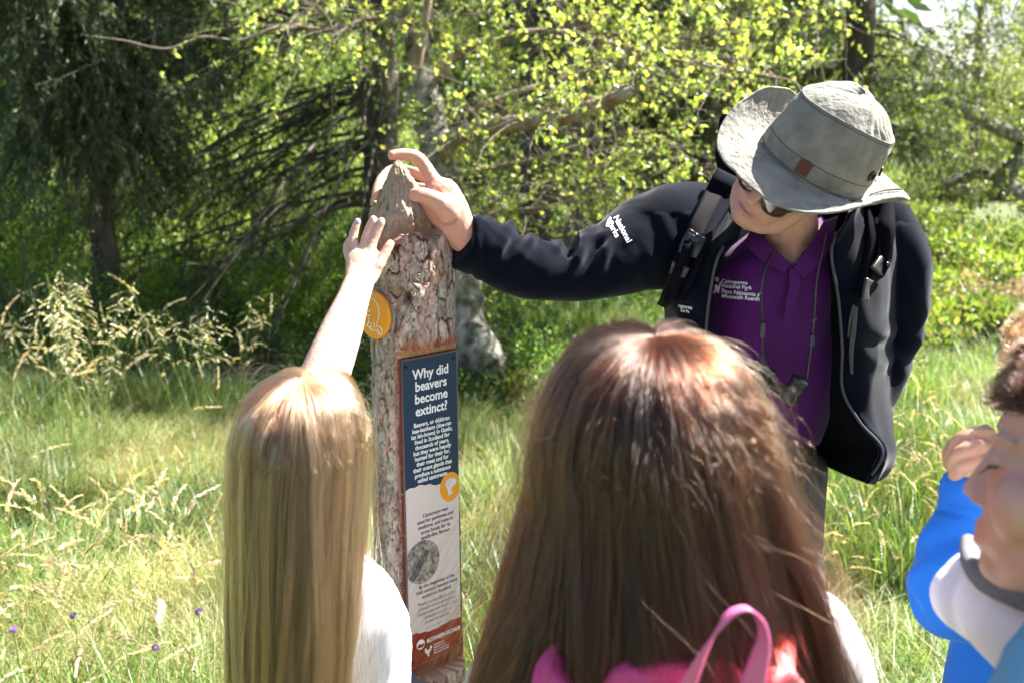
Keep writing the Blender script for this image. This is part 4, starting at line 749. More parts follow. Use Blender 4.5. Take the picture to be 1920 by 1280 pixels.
# arm + body shell
arm = tube(PP([(1385, 425, 2.30), (1320, 436, 2.27), (1250, 446, 2.22), (1190, 470, 2.18), (1130, 497, 2.14), (1060, 513, 2.11), (985, 500, 2.08), (920, 472, 2.05), (868, 452, 2.02)]),
           [.085, .104, .108, .088, .069, .055, .058, .057, .053], 40, 120, up=AU, ramp=False)
arm2 = tube(PP([(1640, 420, 2.30), (1668, 470, 2.30), (1678, 530, 2.31), (1688, 600, 2.33), (1668, 660, 2.34), (1640, 720, 2.33), (1612, 780, 2.30)]), [.075, .076, .074, .056, .052, .050, .046], 36, 90)
rowsR = [
 [(1596, 408, 2.13), (1630, 372, 2.2), (1655, 372, 2.3), (1620, 370, 2.42), (1480, 335, 2.45), (1370, 335, 2.38), (1335, 340, 2.28), (1350, 368, 2.2), (1388, 432, 2.11)],
 [(1560, 465, 2.06), (1612, 445, 2.10), (1672, 455, 2.24), (1660, 470, 2.48), (1480, 450, 2.58), (1300, 460, 2.5), (1262, 470, 2.32), (1295, 470, 2.12), (1348, 478, 2.05)],
 [(1572, 560, 2.09), (1625, 555, 2.12), (1672, 570, 2.27), (1640, 570, 2.52), (1470, 570, 2.62), (1310, 560, 2.55), (1250, 565, 2.32), (1278, 560, 2.13), (1330, 560, 2.07)],
 [(1579, 650, 2.13), (1628, 652, 2.16), (1665, 660, 2.30), (1630, 670, 2.56), (1460, 670, 2.66), (1320, 660, 2.58), (1258, 660, 2.36), (1282, 655, 2.17), (1322, 655, 2.12)],
 [(1580, 730, 2.18), (1628, 745, 2.20), (1662, 755, 2.33), (1620, 765, 2.6), (1450, 770, 2.7), (1330, 770, 2.6), (1270, 760, 2.4), (1292, 750, 2.22), (1322, 745, 2.18)],
 [(1612, 790, 2.18), (1645, 810, 2.22), (1665, 815, 2.35), (1615, 820, 2.6), (1440, 830, 2.72), (1330, 830, 2.62), (1285, 820, 2.42), (1302, 815, 2.25), (1328, 810, 2.22)],
 [(1655, 845, 2.17), (1664, 855, 2.24), (1664, 850, 2.36), (1600, 858, 2.6), (1440, 860, 2.73), (1335, 860, 2.63), (1290, 860, 2.44), (1306, 865, 2.26), (1330, 865, 2.23)],
 [(1622, 908, 2.17), (1640, 898, 2.24), (1640, 885, 2.36), (1580, 866, 2.6), (1440, 868, 2.74), (1335, 870, 2.64), (1295, 890, 2.45), (1308, 890, 2.27), (1330, 890, 2.24)]]
RW = np.array([[P(*p) for p in r] for r in rowsR]); JG = cr(RW, 110); JG = np.stack([cr(JG[i], 150) for i in range(110)])
body_shell = sheet(JG, .011)
collar_rows = [[(1562, 462, 2.06), (1600, 425, 2.12), (1628, 385, 2.25), (1560, 345, 2.38), (1480, 335, 2.42), (1400, 350, 2.36), (1362, 390, 2.22), (1360, 440, 2.11), (1350, 474, 2.055)],
               [(1566, 448, 2.055), (1600, 400, 2.10), (1618, 362, 2.22), (1555, 325, 2.34), (1480, 315, 2.37), (1405, 330, 2.31), (1376, 370, 2.2), (1378, 420, 2.10), (1360, 466, 2.05)],
               [(1572, 438, 2.06), (1607, 380, 2.09), (1612, 345, 2.2), (1552, 308, 2.31), (1480, 300, 2.34), (1410, 312, 2.28), (1388, 355, 2.18), (1393, 405, 2.10), (1385, 450, 2.055)]]
CR_ = np.array([[P(*p) for p in r] for r in collar_rows]); CG = cr(CR_, 14); CG = np.stack([cr(CG[i], 90) for i in range(14)]); collar = sheet(CG, .010)
def jdisp(co, no):
    px, py, d = project(co); m_arm = np.clip((1290 - px) / 120, 0, 1); co2 = co.copy()
    # folds slung across the forearm and at the elbow
    el = np.exp(-((px - 1060) / 130)**2) + .55 * np.exp(-((px - 930) / 70)**2)
    s = (px - 1060) * .95 + (py - 500) * .42; w_ = np.sin(s / 8.0 + 1.2 * fbm(co * 9, 5, 2)); w_ = np.sign(w_) * np.abs(w_)**.8
    upm = np.clip(.55 + 1.2 * (no @ AU), 0, 1); w_ = w_ * np.clip(.5 + 1.6 * fbm(co * 14, 15, 2), 0, 1.3); co2 = co2 + no * (m_arm * el * upm * w_ * .0105)[:, None]
    cuff = np.exp(-((px - 884) / 5)**2) + np.exp(-((px - 905) / 4)**2) * .5; co2 = co2 - no * (m_arm * cuff * .004)[:, None]
    co2 = ridges(co2, no, .0085, 9, 31, (.8, 0, .5), m_arm * (1 - .5 * el)); arm_pit = np.exp(-((px - 1275) / 60)**2) * (py > 400); co2 = co2 + no * (arm_pit * np.sin((px - py * .5) / 9 + 2 * fbm(co * 9, 8, 2)) * .0035)[:, None]
    m2 = np.clip((px - 1600) / 60, 0, 1) * (py > 420); co2 = ridges(co2, no, .008, 9, 33, (-.3, 0, 1), m2); el2 = np.exp(-((py - 640) / 60)**2) * m2
    co2 = co2 + no * (el2 * np.sin((py - (px - 1700) * .6) / 12 + 2.2 * fbm(co * 8, 3, 2)) * .004)[:, None]
    co2 = ridges(co2, no, .0016, 26, 36, (.7, 0, -.6), m_arm * upm); return ridges(co2, no, .0035, 6, 35, (0, 0, 1), 1 - m_arm)
me, co = union([arm, arm2, body_shell, collar], .0055, 4, jdisp); jacket = link("fleece_jacket", me, M_fleece, man)
jb = bvh_of(jacket)
# zip tape and teeth along both front edges
for side in (0, -1):
    e = np.vstack([JG[4:108, side]]); V_, F_ = tube(e[::4] + (CAMP - e[::4].mean(0)) * .004, .0030, 10, 90); part("front_zip", V_, F_, M_zip, man)
zl = JG[106, 0:1]
# chest pocket zip with pull, hem edge
pz = ribbon("pocket_zip", jb, [(1604, 575), (1600, 620), (1596, 660), (1597, 700)], [8, 9, 8, 5], M_zip, man, .004, .003)
ribbon("zip_pull", jb, [(1601, 572), (1594, 600), (1590, 632)], [5, 4, 3], M_buckle, pz, .007, .003)
# lining wall inside the open front
LG = np.array([[P(*p) for p in r] for r in [[(1562, 480, 2.09), (1520, 480, 2.22), (1500, 480, 2.4)], [(1574, 570, 2.12), (1530, 570, 2.25), (1500, 570, 2.45)], [(1580, 660, 2.16), (1540, 660, 2.3), (1500, 660, 2.5)], [(1582, 735, 2.2), (1540, 745, 2.34), (1490, 745, 2.55)], [(1612, 795, 2.2), (1560, 800, 2.38), (1490, 805, 2.58)], [(1650, 845, 2.19), (1585, 846, 2.4), (1490, 845, 2.6)], [(1620, 903, 2.19), (1585, 890, 2.35), (1530, 862, 2.6)]]])
LG = cr(LG, 50); LG = np.stack([cr(LG[i], 24) for i in range(50)]); V_, F_ = sheet(LG, .004); part("jacket_lining", V_, F_, M_lining, man)
# polo shirt with a cut-out V neck
pr = np.array([(1488, 405, 52, 2.17, 2.36), (1482, 432, 82, 2.12, 2.42), (1470, 465, 116, 2.088, 2.48), (1462, 510, 134, 2.082, 2.5), (1456, 570, 136, 2.10, 2.53), (1450, 660, 136, 2.15, 2.58), (1446, 740, 132, 2.205, 2.62), (1440, 790, 112, 2.24, 2.6), (1436, 830, 98, 2.27, 2.58)])
PRC = cr(pr, 150); ph = np.linspace(0, 2 * np.pi, 140, endpoint=False); Gp = np.zeros((150, 140, 3))
for i, (cx, py, hw, df, db) in enumerate(PRC):
    dm, dr_ = (df + db) / 2, (db - df) / 2; cc_ = np.cos(ph); ss = np.sin(ph); Gp[i] = np.array([P(cx + hw * np.sign(a) * abs(a)**.85, py + 10 * b, dm - dr_ * np.sign(b) * abs(b)**.8) for a, b in zip(cc_, ss)])
Np = normals_grid(Gp); px_, py_, _d = project(Gp.reshape(-1, 3)); px_ = px_.reshape(150, 140); py_ = py_.reshape(150, 140)
fo = 1 - np.abs(fbm(np.stack([(px_ + .35 * py_) / 60, (py_ - px_ * .2) / 220, 0 * px_], -1), 7, 2)) * 2; Gp = Gp - Np * (fo * .005 * np.clip((py_ - 470) / 60, 0, 1))[..., None] * np.sign((Np * (CAMP - Gp)).sum(-1, keepdims=True)) * -1
Fp = grid_faces(150, 140, True); cxp = px_.reshape(-1)[Fp].mean(1); cyp = py_.reshape(-1)[Fp].mean(1); front = (np.tile(ph, 150)[Fp].mean(1) < np.pi)
inV = front & (cyp < 500) & (cxp > 1418 + np.clip(cyp - 440, 0, 99) * 1.10) & (cxp < 1528 - np.clip(cyp - 440, 0, 99) * .66)
part("polo_shirt", Gp.reshape(-1, 3), Fp[~inV], M_polo, man)
Fpc = Fp[~inV]; pb = BVHTree.FromPolygons([Vector(v) for v in Gp.reshape(-1, 3)], [tuple(map(int, f)) for f in Fpc])
# collar flaps and placket
def flap(name, pts, m, th=.004):
    V_, F_ = sheet(np.array([[P(*p) for p in r] for r in pts]), th); return part(name, V_, F_, m, man)
def smooth_rows(rows, a=12, b=12):
    Gd = cr(np.array([[P(*p) for p in r] for r in rows]), a); return np.stack([cr(Gd[i], b) for i in range(a)])
for rows in ([[(1545, 415, 2.11), (1572, 405, 2.12)], [(1526, 447, 2.078), (1562, 442, 2.085)], [(1502, 480, 2.066), (1540, 490, 2.064)], [(1488, 503, 2.070), (1508, 520, 2.066)]],
             [[(1435, 430, 2.11), (1412, 425, 2.12)], [(1436, 450, 2.078), (1400, 456, 2.086)], [(1456, 472, 2.068), (1430, 488, 2.068)], [(1484, 496, 2.066), (1470, 512, 2.066)]],
             [[(1478, 498, 2.073), (1500, 500, 2.072)], [(1480, 530, 2.073), (1500, 528, 2.073)], [(1472, 580, 2.087), (1492, 578, 2.087)], [(1468, 600, 2.096), (1482, 600, 2.096)]]):
    V_, F_ = sheet(smooth_rows(rows), .004); part("polo_collar" if rows[0][0][1] < 450 else "placket", V_, F_, M_polo, man)
# logo on the polo
for i, (s_, yy_) in enumerate((("Cairngorms", 530), ("National Park", 538.5), ("Pàirc Nàiseanta a'", 549.5), ("Mhonaidh Ruaidh", 558))): decal(s_, pb, 1353, yy_, 10.2, 5, M_white, man, "embroidered_lettering", .012)
decal_poly("embroidered_line", pb, [(1353, 540.3), (1402, 544.5), (1402, 545.6), (1353, 541.4)], M_white, man)
decal_poly("embroidered_emblem", pb, [(1337, 548), (1341, 541), (1340, 536), (1344, 533), (1348, 538), (1351, 528), (1353, 530), (1350, 541), (1348, 551), (1344, 546), (1339, 552)], M_white, man)
decal_poly("embroidered_emblem", pb, [(1345 + 4 * math.cos(a), 524 + 4.5 * math.sin(a)) for a in np.linspace(0, 6.28, 12, endpoint=False)], M_white, man)
# lettering on the fleece
decal("National", jb, 1150, 408, 16, 62, M_white, man, "sleeve_lettering", .02); decal("Parks", jb, 1139, 418, 15, 62, M_white, man, "sleeve_lettering", .02)
decal_poly("sleeve_emblem", jb, [(1136, 425), (1139, 414), (1144, 407), (1147, 409), (1145, 418), (1141, 427)], M_white, man)
decal("ngorm", jb, 1272, 576, 10, 10, M_white, man, "chest_lettering", .015); decal("nal Pa", jb, 1276, 584, 7, 10, M_white, man, "chest_lettering", .015)
# trousers and boots
hip = P(1418, 870, 2.45)
tr_parts = [tube([hip + [-.0, .0, .08], hip + [0, .02, -.04]], [.12, .12], 32, 8, ell=[.11, .11])]
for sx in (-1, 1): tr_parts.append(tube([hip + [sx * .085, .01, -.02], [hip[0] + sx * .10, hip[1] - .02, .50], [hip[0] + sx * .11, hip[1] + .03, .10]], [.080, .062, .052], 24, 40))
me, co = union(tr_parts, .009, 3, lambda c, n: ridges(c, n, .008, 9, 55, (.2, 0, 1))); link("trousers", me, M_trouser, man)
for sx in (-1, 1): V_, F_ = tube([[hip[0] + sx * .11, hip[1] + .08, .05], [hip[0] + sx * .115, hip[1] - .05, .06], [hip[0] + sx * .12, hip[1] - .15, .045]], [.045, .045, .04], 16, 14); part("boot", V_, F_, M_shoe, man)
# head, neck
hf, hu = V3(-.72, -.56, -.42), V3(.43, -.70, .57); hax = frame(hf, hu); hc = P(1482, 328, 2.02)
hatax = frame(V3(-.70, -.66, -.06), V3(.43, -.53, .73)); hatc = P(1510, 331, 2.02)
Q, HL = head_parts(hc, hax, 1.0, P(1482, 470, 2.20), .060)
Q.append(ellipsoid(P(1474, 488, 2.175), (.060, .084, .078)))
me, co = union(Q, .003, 6); lipm = None
q = (co - hc) @ hax.T; lip = np.exp(-((q[:, 2] + .067) / .0085)**4) * np.exp(-(q[:, 0] / .026)**4) * (q[:, 1] > .07); ch = np.exp(-(((np.abs(q[:, 0]) - .04) / .02)**2 + ((q[:, 2] + .03) / .03)**2)) * (q[:, 1] > .03); ear = np.clip((np.abs(q[:, 0]) - .070) / .008, 0, 1) * (np.abs(q[:, 2]) < .05)
st = np.clip(fbm(co * 900, 3, 1) * 1.2, 0, 1) * np.exp(-((q[:, 2] + .09) / .035)**2) * .35
def facecol(base, lipc, chc, lip, ch, ear):
    c = np.tile(np.array(base), (len(lip), 1)); c = c * (1 - .5 * ch[:, None]) + np.array(chc) * .5 * ch[:, None]; c = c * (1 - .45 * ear[:, None]) + np.array(chc) * .45 * ear[:, None]; return c * (1 - .6 * lip[:, None]) + np.array(lipc) * .6 * lip[:, None]
setcol(me, facecol((.50, .265, .185), (.36, .14, .11), (.50, .19, .13), lip, ch, ear) * (1 - st[:, None] * .6)); M_face = mat("face_skin", attr=True, rough=.48, spec=.35, sss=.12, bump=.25, bscale=300, bdist=.0012); head = link("head", me, M_face, man)
face_details(HL, 1.0, hax, man)
V_, F_ = tube([HL(-.020, .0905, -.067), HL(0, .0955, -.0668), HL(.020, .0905, -.067)], .0011, 6, 10); part("mouth_line", V_, F_, M_lip, man)
# sunglasses, worn: a thing of their own
sg = thing("sunglasses", "black framed sunglasses with brown lenses under the grey hat brim", "sunglasses", HL(0, .10, 0))
for s_ in (-1, 1):
    a = np.linspace(0, 2 * np.pi, 28); lp = np.array([HL(s_ * (.034 + .025 * math.cos(x)), .1015 - .016 * ((.034 + .025 * math.cos(x)) / .06)**2, -.015 + .019 * math.sin(x) * (1 if math.sin(x) < 0 else .85)) for x in a])
    V_, F_ = ltubes(lp[None], np.full((1, 28), .0026), 8); lr = part("lens_rim", V_, F_, M_frame, sg); me = mesh_from("lens", lp[:-1], [tuple(range(27))], smooth=False); link("lens", me, M_glass, lr)
    V_, F_ = tube([HL(s_ * .059, .088, -.006), HL(s_ * .070, .06, .007), HL(s_ * .080, .0, .006), HL(s_ * .082, -.025, -.008)], [.0042, .0036, .003, .0025], 10, 24, ell=[.007, .006, .005, .004], up=hax[2]); part("temple_arm", V_, F_, M_frame, sg)
V_, F_ = tube([HL(-.010, .1015, -.008), HL(0, .106, -.005), HL(.010, .1015, -.008)], .0025, 8, 8); part("bridge", V_, F_, M_frame, sg)
# hat
hat = thing("sun_hat", "weathered grey canvas wide brimmed hat on the man's head", "hat", HL(0, 0, .05))
HX = 1.0
def HP(x, y, z): return hatc + (np.array([x, y, z + .022]) * 1.10) @ hatax
th = np.linspace(0, 2 * np.pi, 161)[:-1]; zc = np.linspace(0, .108, 34); ct, st_ = np.cos(th), np.sin(th)
def crown_pt(t, z): # t angle: 0 = front(f), pi/2 = left(l)
    k = 1.02 - .08 * (z / .108)**2 - .045 * max(0, z / .108 - .8) / .2 * max(0, z / .108 - .8) / .2 - .0 * z; rf, rl = .104 * k, .094 * k; n_ = fbm(np.array([math.cos(t) * 2.2, math.sin(t) * 2.2, z * 14]), 61, 3); cr_ = 1 + .034 * n_ * min(1, z / .03)
    return rl * math.sin(t) * cr_, rf * math.cos(t) * cr_, z + .004 * math.sin(2 * t) * z / .1
Gc = np.array([[HP(*crown_pt(t, z)) for t in th] for z in zc]); V_ = Gc.reshape(-1, 3); part("crown", V_, grid_faces(34, 160, True), M_canvas, hat)
rr_ = np.linspace(1, 0, 26); Gt = []
for r in rr_:
    row = []
    for t in th:
        x, y, z = crown_pt(t, .108); dome = .034 * (1 - r**3); dent = -.010 * math.exp(-((math.sin(t) - 1)**2 * 18 + (r - .82)**2 * 22)) ; wr = .0030 * fbm(np.array([x * 26, y * 26, 2]), 67, 2) * min(1, (1 - r) * 5) + .0065 * math.exp(-((r - .86) / .13)**2) * math.exp(-((t - 1.55) / .5)**2) * math.sin(t * 24)
        row.append(HP(x * r * (1 - 0 * r), y * r, z + dome + dent + wr))
    Gt.append(row)
part("crown_top", np.array(Gt).reshape(-1, 3), grid_faces(26, 160, True), M_canvas, hat)
V_, F_ = ltubes(np.array([HP(*(np.array(crown_pt(t, .1075)) * [1.006, 1.006, 1])) for t in np.append(th, th[:1])])[None], np.full((1, 161), .0016), 8); part("top_seam", V_, F_, M_canvas, hat)
for zc_, rr0 in ((.103, .0007), (.030, .0008), (.004, .0009)): V_, F_ = ltubes(np.array([HP(*(np.array(crown_pt(t, zc_)) * [1.004, 1.004, 1])) for t in np.append(th, th[:1])])[None], np.full((1, 161), rr0), 6); part("seam", V_, F_, M_seam, hat)
def brim_pt(t, s):
    x0, y0, z0 = crown_pt(t, 0); ro = .078 + .010 * max(0, math.cos(t)) + .004 * math.sin(t) + .010 * math.exp(-((t - .6) / .5)**2); dr = nrm(np.array([math.sin(t), math.cos(t) * 1.1, 0])); sd = abs(math.sin(t)); side = sd**3; tight = s**1.5
    up_ = (side * (.066 if math.sin(t) < 0 else .050)) * tight - .020 * s * max(0, math.cos(t)) - .002 * s * math.exp(-((t - .5) / .5)**2) + .022 * s * max(0, -math.cos(t)) - .006 * s * (1 - side); inw = side * .026 * tight
    q = np.array([x0, y0, 0]) * 1.0 + dr * (ro * s - inw); wv = .0024 * math.sin(t * 5 + 1) * s + .0016 * fbm(np.array([q[0] * 30, q[1] * 30, 4]), 71, 2)
    rel = .0020 * abs(fbm(np.array([q[0] * 95 + .5 * math.sin(s * 60), q[1] * 95, 9]), 73, 2)) * (s > .08) * (s < .93) - .0010 * (abs((s * 7) % 1 - .5) > .43)
    return q[0], q[1], up_ + wv + rel
ss_ = np.linspace(0, 1, 44); th2 = np.linspace(0, 2 * np.pi, 321)[:-1]; Gb = np.array([[HP(*brim_pt(t, s)) for t in th2] for s in ss_]); A_ = Gb.reshape(-1, 3); dn_ = np.array([0, 0, -.0032]) @ hatax; B_ = A_ + dn_
k = 44 * 320; rim = np.arange(320) + 43 * 320; F_ = np.vstack([grid_faces(44, 320, True), grid_faces(44, 320, True)[:, ::-1] + k, np.stack([rim, np.roll(rim, -1), np.roll(rim, -1) + k, rim + k], -1)]); part("brim", np.vstack([A_, B_]), F_, M_canvas, hat)
V_, F_ = ltubes(np.vstack([Gb[-1], Gb[-1][:1]])[None] + dn_ * .5, np.full((1, 321), .0024), 8); part("brim_binding", V_, F_, M_canvas, hat)
def on_crown(t, z, o=.002): p = np.array(crown_pt(t, z)); return HP(*(p * [1 + o * 9, 1 + o * 9, 1]))
def patch_at(name, t, z, hw, hh, rot, m, o=.0012):
    c_ = on_crown(t, z); n_ = nrm(on_crown(t, z, .01) - c_); a_ = nrm(on_crown(t + .05, z) - on_crown(t - .05, z)); b_ = nrm(on_crown(t, z + .004) - on_crown(t, z - .004)); n_ = nrm(np.cross(b_, a_)); n_ = n_ if n_ @ (c_ - HP(0, 0, z)) > 0 else -n_
    ca, sa = math.cos(rot), math.sin(rot); V_, F_ = boxm(c_ + n_ * o, (hw, hh, .0012), np.array([a_ * ca + b_ * sa, -a_ * sa + b_ * ca, n_])); return part(name, V_, F_, m, hat, smooth=False), c_, n_, a_, b_
patch_at("leather_patch", .42, .0185, .0125, .0125, R_(4), M_leather)
for t, z, r0 in ((1.62, .050, .0085), (2.15, .052, .0075), (4.72, .06, .0085)):
    c_ = on_crown(t, z); a_ = nrm(on_crown(t + .05, z) - on_crown(t - .05, z)); b_ = nrm(on_crown(t, z + .004) - on_crown(t, z - .004)); n_ = np.cross(b_, a_); n_ = n_ if n_ @ (c_ - HP(0, 0, z)) > 0 else -n_
    x_ = np.linspace(0, 2 * np.pi, 25); V_, F_ = ltubes(np.array([c_ + n_ * .001 + a_ * math.cos(x) * r0 + b_ * math.sin(x) * r0 for x in x_])[None], np.full((1, 25), .0024), 8); ey = part("eyelet", V_, F_, M_eyelet, hat)
    V_, F_ = ellipsoid(c_, (r0 * .95, r0 * .95, .0012), np.array([a_, b_, n_]), 8); part("eyelet_hole_shade", V_, F_, M_hole_shade, ey)  # solid black disc painted as the shade in the opening
bp = np.array([HP(*brim_pt(t, s)) for t, s in ((1.72, .62), (1.72, .62))])[0]; V_, F_ = ellipsoid(bp - dn_ * .6, (.005, .006, .003), hatax, 8); part("brim_snap", V_, F_, M_eyelet, hat)
V_, F_ = tube([HP(*brim_pt(2.25, .15)) - dn_, HP(*brim_pt(2.45, .5)) - dn_ * 1.6, HP(*brim_pt(2.5, .88)) - dn_ * 1.6], .0016, 8, 20); part("chin_cord", V_, F_, M_seam, hat)
# right hand of the man over the post tip
hand = [tube(PP([(890, 458, 2.03), (862, 432, 2.01), (840, 396, 1.998), (822, 366, 1.99)]), [.034, .034, .040, .040], 24, 24, ell=[.027, .026, .024, .020], up=AF),
        tube(PP([(838, 385, 1.985), (812, 340, 1.99), (796, 312, 1.99), (778, 294, 1.985), (752, 290, 1.975), (734, 292, 1.968)]), [.019, .0155, .0130, .0122, .0108, .0095], 16, 40),
        tube(PP([(842, 400, 1.97), (828, 385, 1.955), (806, 371, 1.943), (788, 366, 1.938), (776, 366, 1.940)]), [.024, .021, .0155, .0142, .0120], 16, 34),
        tube(PP([(832, 375, 2.01), (815, 345, 2.03), (780, 325, 2.065), (740, 318, 2.075), (718, 334, 2.055), (708, 354, 2.03), (705, 370, 2.015)]), [.015, .0125, .0110, .0105, .0105, .0098, .0085], 16, 44),
        tube(PP([(836, 390, 2.01), (820, 365, 2.045), (780, 352, 2.085), (735, 352, 2.09), (708, 368, 2.065), (701, 382, 2.045)]), [.014, .0115, .0105, .010, .0095, .008], 16, 40),
        tube(PP([(845, 405, 2.01), (820, 385, 2.06), (780, 376, 2.095), (735, 380, 2.10), (712, 392, 2.08)]), [.013, .011, .0098, .009, .008], 16, 34)]
me, co = union(hand, .0024, 3, lambda c, n: c + n * (.0005 * fbm(c * 160, 9, 2))[:, None]); mh = link("hand", me, M_skin, man)
def nail(p, n_, t_, w, l, parent, m): 
    n_ = nrm(n_); t_ = nrm(np.asarray(t_) - n_ * np.dot(t_, n_)); s_ = np.cross(n_, t_); V_, F_ = ellipsoid(p, (w, l, .0012), np.array([s_, t_, n_]), 8); part("fingernail", V_, F_, m, parent)
M_nail = mat("nail", (.72, .50, .44), .25, coat=.3)
nail(P(738, 283.5, 1.968), AU, -AR, .0045, .0055, mh, M_nail)
# backpack: worn but a thing of its own
pack = thing("backpack", "black backpack on the man's back with padded shoulder straps", "backpack", P(1480, 700, 2.75))
bk = [tube([P(1480, 400, 2.62), P(1478, 520, 2.74), P(1470, 700, 2.80), P(1465, 800, 2.76)], [.10, .14, .15, .12], 32, 30, ell=[.06, .09, .10, .08], up=AF), tube(PP([(1358, 222, 2.42), (1368, 300, 2.46), (1400, 400, 2.58)]), [.016, .03, .05], 16, 12)]
me, co = union(bk, .009, 5, lambda c, n: ridges(c, n, .005, 9, 5)); link("bag", me, M_pad, pack)
ribbon("shoulder_strap", jb, [(1366, 330), (1345, 372), (1318, 420), (1300, 470), (1282, 520), (1268, 560)], [52, 54, 50, 44, 38, 26], M_pad, pack, .010, .012, dfall=2.1)
ribbon("webbing", jb, [(1352, 335), (1330, 380), (1306, 428), (1286, 470), (1266, 520), (1248, 560), (1240, 574)], [32, 30, 30, 28, 24, 20, 18], M_web, pack, .022, .003)
ribbon("shoulder_strap", jb, [(1640, 352), (1650, 390), (1652, 440), (1642, 490), (1628, 530), (1612, 556)], [46, 50, 48, 42, 30, 20], M_pad, pack, .010, .012)
ribbon("webbing", jb, [(1652, 356), (1662, 400), (1662, 450), (1656, 492), (1640, 520), (1624, 548), (1622, 566)], [28, 30, 28, 26, 16, 12, 10], M_web, pack, .022, .003)
ribbon("buckle", jb, [(1308, 438), (1297, 456), (1288, 478)], [36, 38, 34], M_buckle, pack, .030, .007, n=10, cols=7); ribbon("buckle", jb, [(1276, 496), (1268, 516)], [32, 30], M_buckle, pack, .030, .007, n=8)
ribbon("strap_slot", jb, [(1302, 442), (1297, 451)], [24, 24], M_zip, pack, .036, .002, n=6); ribbon("buckle", jb, [(1660, 488), (1642, 510)], [26, 24], M_buckle, pack, .030, .007, n=8); ribbon("strap_clip", jb, [(1630, 524), (1624, 540), (1622, 566)], [14, 9, 12], mat("grey_clip", (.05, .05, .055), .3, metal=.4), pack, .032, .005, n=10)
ribbon("webbing", jb, [(1655, 352), (1653, 372)], [32, 32], M_zip, pack, .028, .003, n=6)
# binoculars on a neck cord
bino = thing("binoculars", "black binoculars hanging on a thin cord against the purple shirt", "binoculars", P(1475, 720, 2.13))
V_, F_ = tube([P(1452, 470, 2.07), P(1430, 520, 2.055), P(1429, 600, 2.085), P(1430, 660, 2.10), P(1440, 690, 2.115)], .0022, 8, 60, ell=.0035); part("cord", V_, F_, M_buckle, bino)
V_, F_ = tube([P(1548, 440, 2.06), P(1532, 520, 2.045), P(1524, 620, 2.08), P(1512, 710, 2.095)], .0022, 8, 60, ell=.0035); part("cord", V_, F_, M_buckle, bino)
for (a_, b_) in (((1429, 606, 2.078), (1430, 632, 2.086)), ((1524, 628, 2.075), (1521, 648, 2.08)), ((1527, 596, 2.07), (1526, 602, 2.072))):
    V_, F_ = boxm((P(*a_) + P(*b_)) / 2, (.0045, .003, np.linalg.norm(P(*a_) - P(*b_)) / 2)); part("cord_slider", V_, F_, M_buckle, bino, smooth=False)
def barrel(a_, b_, r):
    A1, B1 = P(*a_), P(*b_); T_ = nrm(B1 - A1); prof = [(0, .80), (.05, 1.0), (.16, 1.02), (.18, .92), (.45, .90), (.5, .98), (.55, .9), (.86, 1.05), (.97, 1.05), (1.0, .9)]; L_ = np.linalg.norm(B1 - A1)
    n1 = nrm(np.cross(T_, [0, 0, 1.0])); n2 = np.cross(T_, n1); x_ = np.linspace(0, 2 * np.pi, 32, endpoint=False); V_ = np.array([[A1 + T_ * s * L_ + (n1 * math.cos(x) + n2 * math.sin(x)) * r * k for x in x_] for s, k in [(0, .01)] + prof + [(.96, .75), (.95, .01)]]).reshape(-1, 3)
    part("barrel", V_, grid_faces(len(prof) + 3, 32, True), M_buckle, bino)
barrel((1502, 708, 2.08), (1474, 752, 2.10), .0175); barrel((1442, 690, 2.10), (1418, 734, 2.12), .0175)
V_, F_ = tube(PP([(1430, 715, 2.12), (1458, 728, 2.115), (1488, 740, 2.10)]), [.012, .010, .012], 12, 10); part("bridge", V_, F_, M_buckle, bino)
# ================================================================== HAIR
def hairmat(name, mel, red, rough=.25, rand=.25, coat=.0):
    m = bpy.data.materials.new(name); m.use_nodes = True; n = m.node_tree.nodes; n.clear(); h = n.new("ShaderNodeBsdfHairPrincipled"); o = n.new("ShaderNodeOutputMaterial"); h.parametrization = 'COLOR'
    h.inputs["Roughness"].default_value = rough; h.inputs["Radial Roughness"].default_value = .35
    h.inputs["Random Roughness"].default_value = .2; m.node_tree.links.new(h.outputs[0], o.inputs[0])
    a = n.new("ShaderNodeAttribute"); a.attribute_name = "mel"; mr = n.new("ShaderNodeMix"); mr.data_type = 'RGBA'; mr.inputs[6].default_value = (*mel, 1); mr.inputs[7].default_value = (*red, 1); m.node_tree.links.new(a.outputs["Fac"], mr.inputs[0]); m.node_tree.links.new(mr.outputs[2], h.inputs["Color"])
    return m
def curves(name, Pth, rad, mat_, parent, mel):
    N, K = Pth.shape[:2]; hc_ = bpy.data.hair_curves.new(name); hc_.add_curves([K] * N)
    hc_.attributes["position"].data.foreach_set("vector", np.asarray(Pth, np.float32).ravel()) if "position" in hc_.attributes else None
    ra = hc_.attributes.get("radius") or hc_.attributes.new("radius", 'FLOAT', 'POINT'); r = np.asarray(rad)[:, None] * np.interp(np.linspace(0, 1, K), [0, .7, 1], [1, .9, .25])[None]; ra.data.foreach_set("value", r.astype(np.float32).ravel())
    ma = hc_.attributes.new("mel", 'FLOAT', 'CURVE'); ma.data.foreach_set("value", np.asarray(mel, np.float32)); hc_.materials.append(mat_)
    o = bpy.data.objects.new(name, hc_); COL.objects.link(o); o.parent = parent; o.matrix_parent_inverse = Matrix.Translation(-Vector(parent.location)); return o
